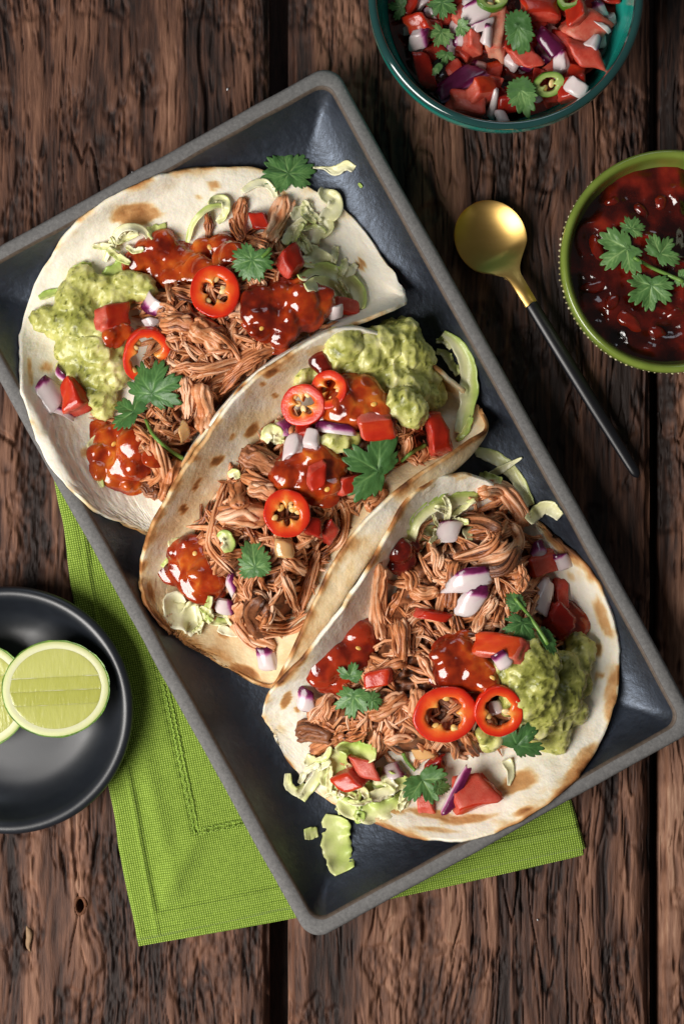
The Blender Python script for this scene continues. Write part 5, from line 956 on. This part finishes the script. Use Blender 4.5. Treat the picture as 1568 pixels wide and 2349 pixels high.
chilli(1142, 1630, 53, 57, .1, 'right chilli ring with onion inside, beside guacamole', 52, ribs=2, seeds=3, ang=(.05, .15), tilt=.4, lift=.8, wall=.40); chilli(1021, 1638, 69, 62, .25, 'left and largest chilli ring beside another ring', 51, ribs=3, seeds=4, tilt=.3, lift=1., pct=80, wall=.40)
onion(1136, 1622, 34, 30, .4, 'white onion chip lying inside the right chilli ring', purple=.0, thick=3, tilt=.3)
cilantro(1187, 1706, 58, 40, 'tri', 'single dark cilantro leaf between guacamole and tortilla', curl=.12, fold=.12, seed=21, tilt=.6, lift=1., tone=-.08); cilantro(809, 1600, 50, 185, 'fan', 'small cilantro sprig on pork beside dark sauce', curl=.2, fold=.12, extra=[(803, 1550, 32, 20, 'tri', .2, .2, 0), (855, 1606, 26, 100, 'fan', .2, .1, 0)], seed=22, tilt=.4, lift=1., tone=.12)
cilantro(970, 1792, 56, 150, 'tri', 'cilantro sprig with stem above tomato tip', curl=.15, fold=.15, stem=[(952, 1768), (934, 1748), (924, 1728)], extra=[(1006, 1806, 28, 100, 'long', .1, .1, 0)], seed=23, tilt=.5, lift=1., tone=.18)
cilantro(1196, 1432, 46, 195, 'fan', 'cilantro sprig draped between onion slab and guacamole', curl=.25, fold=.2, extra=[(1184, 1386, 32, -30, 'long', .2, .2, .3), (1250, 1462, 36, 150, 'slim', .2, .2, 0)], stem=[(1180, 1372), (1206, 1404), (1236, 1446), (1256, 1478)], seed=24, tilt=.4, lift=1., tone=.05)
C([(1088, 1036), (1124, 1046), (1152, 1062), (1186, 1100), (1206, 1140), (1216, 1160)], 36, 'long translucent cabbage ribbon on the tray beside pork curl', tone=(.1, .5), ruff=.6, lift=1.); C([(1110, 1096), (1150, 1076), (1196, 1050)], 18, 'straight pale cabbage stick crossing the ribbon', tone=(.15, .3), ruff=.2, n=22, wprof=[.8, 1, .7, .2], lift=1.5)
C([(1210, 1196), (1236, 1170), (1258, 1164), (1284, 1186)], 32, 'cabbage tail at the end of the ribbon', tone=(.05, .4), ruff=.6, lift=1.5); C([(1098, 1090), (1128, 1098), (1150, 1104)], 22, 'curly green cabbage under the crossing stick', tone=(.35, .7), ruff=1.2, n=20)
C([(774, 1872), (770, 1920), (776, 1966), (790, 2000)], 72, 'broad crinkled green cabbage leaf lying alone on the tray', tone=(.45, .65), ruff=.7, curl=.4, lift=1.2, wprof=[.8, .85, .95, .8]); C([(698, 1914), (728, 1908)], 26, 'small square green cabbage bit alone on the tray', tone=(.4, .6), ruff=.3, n=12, wprof=[.9, 1, 1, .9])
# ------------------------------------------------------------------ green bowl: salsa and sprig
def pool(cx, cy, R, z0, seed, name, label, material, amp, group=None):
    nr, na = 60, 150; r = np.linspace(0, 1, nr)[:, None] * R; a = np.linspace(0, 2 * math.pi, na, endpoint=False)[None]; X = cx + r * np.cos(a); Y = cy + r * np.sin(a)
    l = 1 - np.abs(2 * fbm(X / 11, Y / 11, seed=seed, oc=2) - 1) * 1.5; z = z0 + amp * (l - .45) * (1 - .5 * (r / R) ** 6) + .9 * (fbm(X / 4, Y / 4, seed=seed + 2, oc=2) - .5) + .25 * (fbm(X / 1.6, Y / 1.6, seed=seed + 3, oc=2) - .5)
    V = np.stack([X + 0 * z, Y + 0 * z, z], -1).reshape(-1, 3); F = grid_faces(nr, na, True); t = (.3 + 1.1 * (fbm(X / 9, Y / 9, seed=seed + 4) - .5) + .4 * (l - .5)).ravel()
    mk(name, V, F, M[material], t, label=label, cat='salsa', kind='stuff'); stamp(V, F)
pool(BG[0], BG[1], 43.4, 33, 61, 'red_salsa', 'dark red chilli salsa filling the olive green bowl', 'salsa_deep', 3.4)
for k, (u, v, w, h, a, t, lab) in enumerate([(1365, 575, 40, 84, .1, .95, 'long bright pepper lump left of the sprig'), (1440, 738, 70, 40, -.6, 1., 'bright folded pepper lump below the sprig'), (1512, 466, 36, 36, 0, .9, 'round red pepper lump above the sprig'), (1402, 462, 40, 26, .4, .8, 'small orange pepper lump near the back rim'), (1362, 658, 66, 30, .2, .8, 'flat orange pepper lump beside left rim'), (1504, 762, 50, 30, -.4, .8, 'pepper lump close to the front rim'), (1468, 484, 26, 48, .6, .7, 'narrow pepper lump above the sprig'), (1402, 694, 46, 34, .9, .75, 'pepper lump between sprig and left rim'), (1545, 720, 54, 30, .3, .75, 'pepper lump below the sprig stem')]):
    iv, if_ = ico(3); V = iv * np.array([w * S * .5, h * S * .5, 3.2]); V = V * (1 + .5 * (fbm(iv[:, 0] * 1.4 + k, iv[:, 1] * 1.4, iv[:, 2] * 1.4, seed=k) - .5))[:, None]
    f = place_fn(V, u, v, a, .6, 60, 2.6); Vw = f(V); mk('pepper_lump', Vw, if_, M['salsa_deep'], t * .75 + .3 * (fbm(iv[:, 0] * 2, iv[:, 1] * 2, iv[:, 2] * 2, seed=k + 4) - .5), label=lab + ' in dark red salsa', cat='pepper'); stamp(Vw, if_)
cilantro(1492, 658, 60, 185, 'fan', 'cilantro sprig with three leaflets in the green bowl', curl=.1, fold=.1, extra=[(1432, 572, 62, 235, 'tri', .1, .25, .2), (1514, 580, 46, 40, 'tri', .15, .2, 0), (1448, 524, 32, 30, 'fan', .1, .1, 0), (1562, 636, 24, 110, 'fan', .1, .1, 0)], stem=[(1452, 590), (1490, 612), (1530, 630), (1566, 646)], seed=33, tilt=.3, lift=1.5, tone=.22)
# ------------------------------------------------------------------ teal bowl: pico de gallo
pool(BT[0], BT[1], 50.3, 31, 71, 'salsa_juice', 'dark wet juice under the chopped salsa in the teal bowl', 'salsa_deep', 2.)
rng = np.random.default_rng(19); GT = 'chopped tomato in the teal bowl'; GO = 'chopped onion in the teal bowl'
spots = []
while len(spots) < 78:
    r = 47 * math.sqrt(rng.random()); a = rng.random() * 6.28; x, y = BT[0] + r * math.cos(a), BT[1] + r * math.sin(a); u, v = UV(x, y, 42)
    if v < -70 or any((u - p) ** 2 + (v - q) ** 2 < 26 ** 2 for p, q in spots): continue
    spots.append((u, v))
    if rng.random() < .62: tomato(u, v, rng.uniform(38, 62), rng.uniform(34, 52), rng.random() * 3, 'small red tomato dice buried in the chopped salsa of teal bowl', skin=(int(rng.choice([5, 1, 4])),), group=GT, tone=rng.uniform(.15, .5), seed=int(rng.integers(9999)))
    else: onion(u, v, rng.uniform(26, 48), rng.uniform(20, 38), rng.random() * 3, 'small purple and white onion dice in chopped salsa of teal bowl', purple=float(rng.choice([0, .3, .6])), thick=rng.uniform(2.5, 5), group=GO, seed=int(rng.integers(9999)))
tt = [(974, 163, 42, 78, .15, 'dark red tomato stick at the left wall of teal bowl', (1, 5), .2), (1067, 242, 80, 52, -.25, 'pale pink tomato block at the front wall of teal bowl', (2,), .7), (1165, 238, 58, 46, .1, 'two-tone tomato block left of long cilantro leaf', (5,), .4), (1199, 125, 54, 60, .4, 'pink tomato cube in the middle of teal bowl', (3,), .55), (1340, 62, 74, 84, -.6, 'long pale tomato chunk near right wall of teal bowl', (3,), .65), (1343, 122, 70, 58, .1, 'wide tomato chunk below the long pale one', (4,), .5), (1236, 20, 84, 60, .2, 'bright red tomato piece behind cilantro in teal bowl', (5,), .3), (1103, 211, 58, 40, .2, 'saucy tomato piece right of purple onion wedge', (5,), .5), (1140, 70, 40, 112, -.1, 'long curved pale tomato strip in teal bowl', (0,), .75), (1082, 101, 38, 44, .1, 'square tomato piece left of the curved strip', (4,), .4), (960, 58, 56, 46, .3, 'tomato piece beside cilantro at the left of teal bowl', (5,), .4), (1310, 205, 70, 46, .4, 'dark tomato under white onion at front of teal bowl', (5,), .2), (1320, 30, 46, 60, .3, 'orange red tomato strip by right wall of teal bowl', (5,), .6)]
for u, v, w, h, a, lab, sk, tn in tt: tomato(u, v, w, h, a, lab, skin=sk, tone=tn, thick=9, lift=.5)
oo = [(1052, 186, 128, 44, .55, .95, 'z', 'large magenta onion wedge in teal bowl', 4), (1256, 96, 44, 66, .5, .95, 'z', 'dark purple onion block near centre of teal bowl', 5), (1284, 146, 44, 46, .4, .15, 'y', 'white end of onion below dark purple block', 5), (959, 92, 50, 40, .2, .35, 'x', 'layered pink onion piece at left of teal bowl', 5), (1094, 24, 76, 44, .35, .12, 'y', 'white onion slab near back of teal bowl', 4), (1104, 60, 62, 22, .4, .1, 'y', 'thin white onion sliver below slab', 3), (1319, 200, 52, 36, -.5, 0, 'y', 'white onion chip on dark tomato at front', 3), (1132, 240, 22, 70, -.1, .15, 'x', 'upright white onion sliver at the front wall', 3), (1151, 268, 36, 30, .3, 0, 'y', 'small white onion cube touching front wall', 4), (1366, 96, 30, 40, -.4, .5, 'x', 'purple tipped onion bit near right wall', 4), (1376, 20, 34, 36, .3, .45, 'y', 'purple topped onion cube at right wall', 5), (1118, 82, 24, 46, 0, .1, 'y', 'short white onion strip beside curved tomato', 3), (1390, 66, 40, 14, -.6, .2, 'y', 'thin onion arc against right wall', 2)]
for u, v, w, h, a, p, pf, lab, th in oo: onion(u, v, w, h, a, lab, purple=p, pfrom=pf, thick=th, lift=.6, bend=.8)
chilli(1257, 193, 36, 27, .3, 'green chilli ring right of long cilantro leaf in teal bowl', 61, green=True, ribs=2, seeds=2, ang=(.35, .1), tilt=.3, lift=1., thick=5); chilli(1127, 2, 34, 24, .0, 'green chilli ring at the back of teal bowl', 62, green=True, ribs=2, seeds=1, tilt=.3, lift=1.); chilli(1307, -2, 30, 24, .3, 'small green chilli ring near right back of teal bowl', 63, green=True, ribs=2, seeds=1, tilt=.3, lift=1.)
cilantro(1013, 8, 52, 170, 'fan', 'wide cilantro leaf at the back left of teal bowl', seed=41, lift=1.5, gs=.8, tilt=.3, tone=.15); cilantro(918, 16, 40, -80, 'tri', 'cilantro leaf touching left wall of teal bowl', seed=42, lift=1., gs=.8, tilt=.3, tone=.05)
cilantro(1010, 76, 46, 200, 'fan', 'cilantro sprig of pale leaflets on left half of teal bowl', seed=43, lift=1.5, gs=.8, tilt=.3, tone=.22, extra=[(1056, 62, 32, 110, 'fan', .1, .2, 0), (1022, 126, 30, 190, 'tri', .15, .2, 0), (1004, 156, 24, 220, 'slim', .1, .2, 0)])
cilantro(1188, 62, 66, 170, 'slim', 'dark narrow cilantro leaf hanging across centre of teal bowl', seed=44, lift=2.5, gs=.85, tilt=.3, tone=-.12, sx=1.3); cilantro(1193, 208, 62, 165, 'slim', 'pale long cilantro leaf at the front of teal bowl', seed=45, lift=2., gs=.8, tilt=.3, tone=.28, sx=1.5, roll=.2)
# ------------------------------------------------------------------ crumbs and crystals on the wood
rng = np.random.default_rng(29); iv, if_ = ico(1)
for k, (u, v) in enumerate([(304, 395), (522, 205), (1232, 2110)]):
    q = rotz(iv * np.array([1.1, .7, .6]) * rng.uniform(.5, .8), rng.random() * 6) * (1 + .3 * (rng.random((len(iv), 1)) - .5)); x, y = W(u, v, 0); mk('salt_crystal', q + np.array([x, y, .2 + hz(x, y)]), if_, M['salt'], np.full(len(iv), .5), label='tiny white salt crystal scattered on the wood', cat='salt', group='salt crystals on the table', smooth=False)
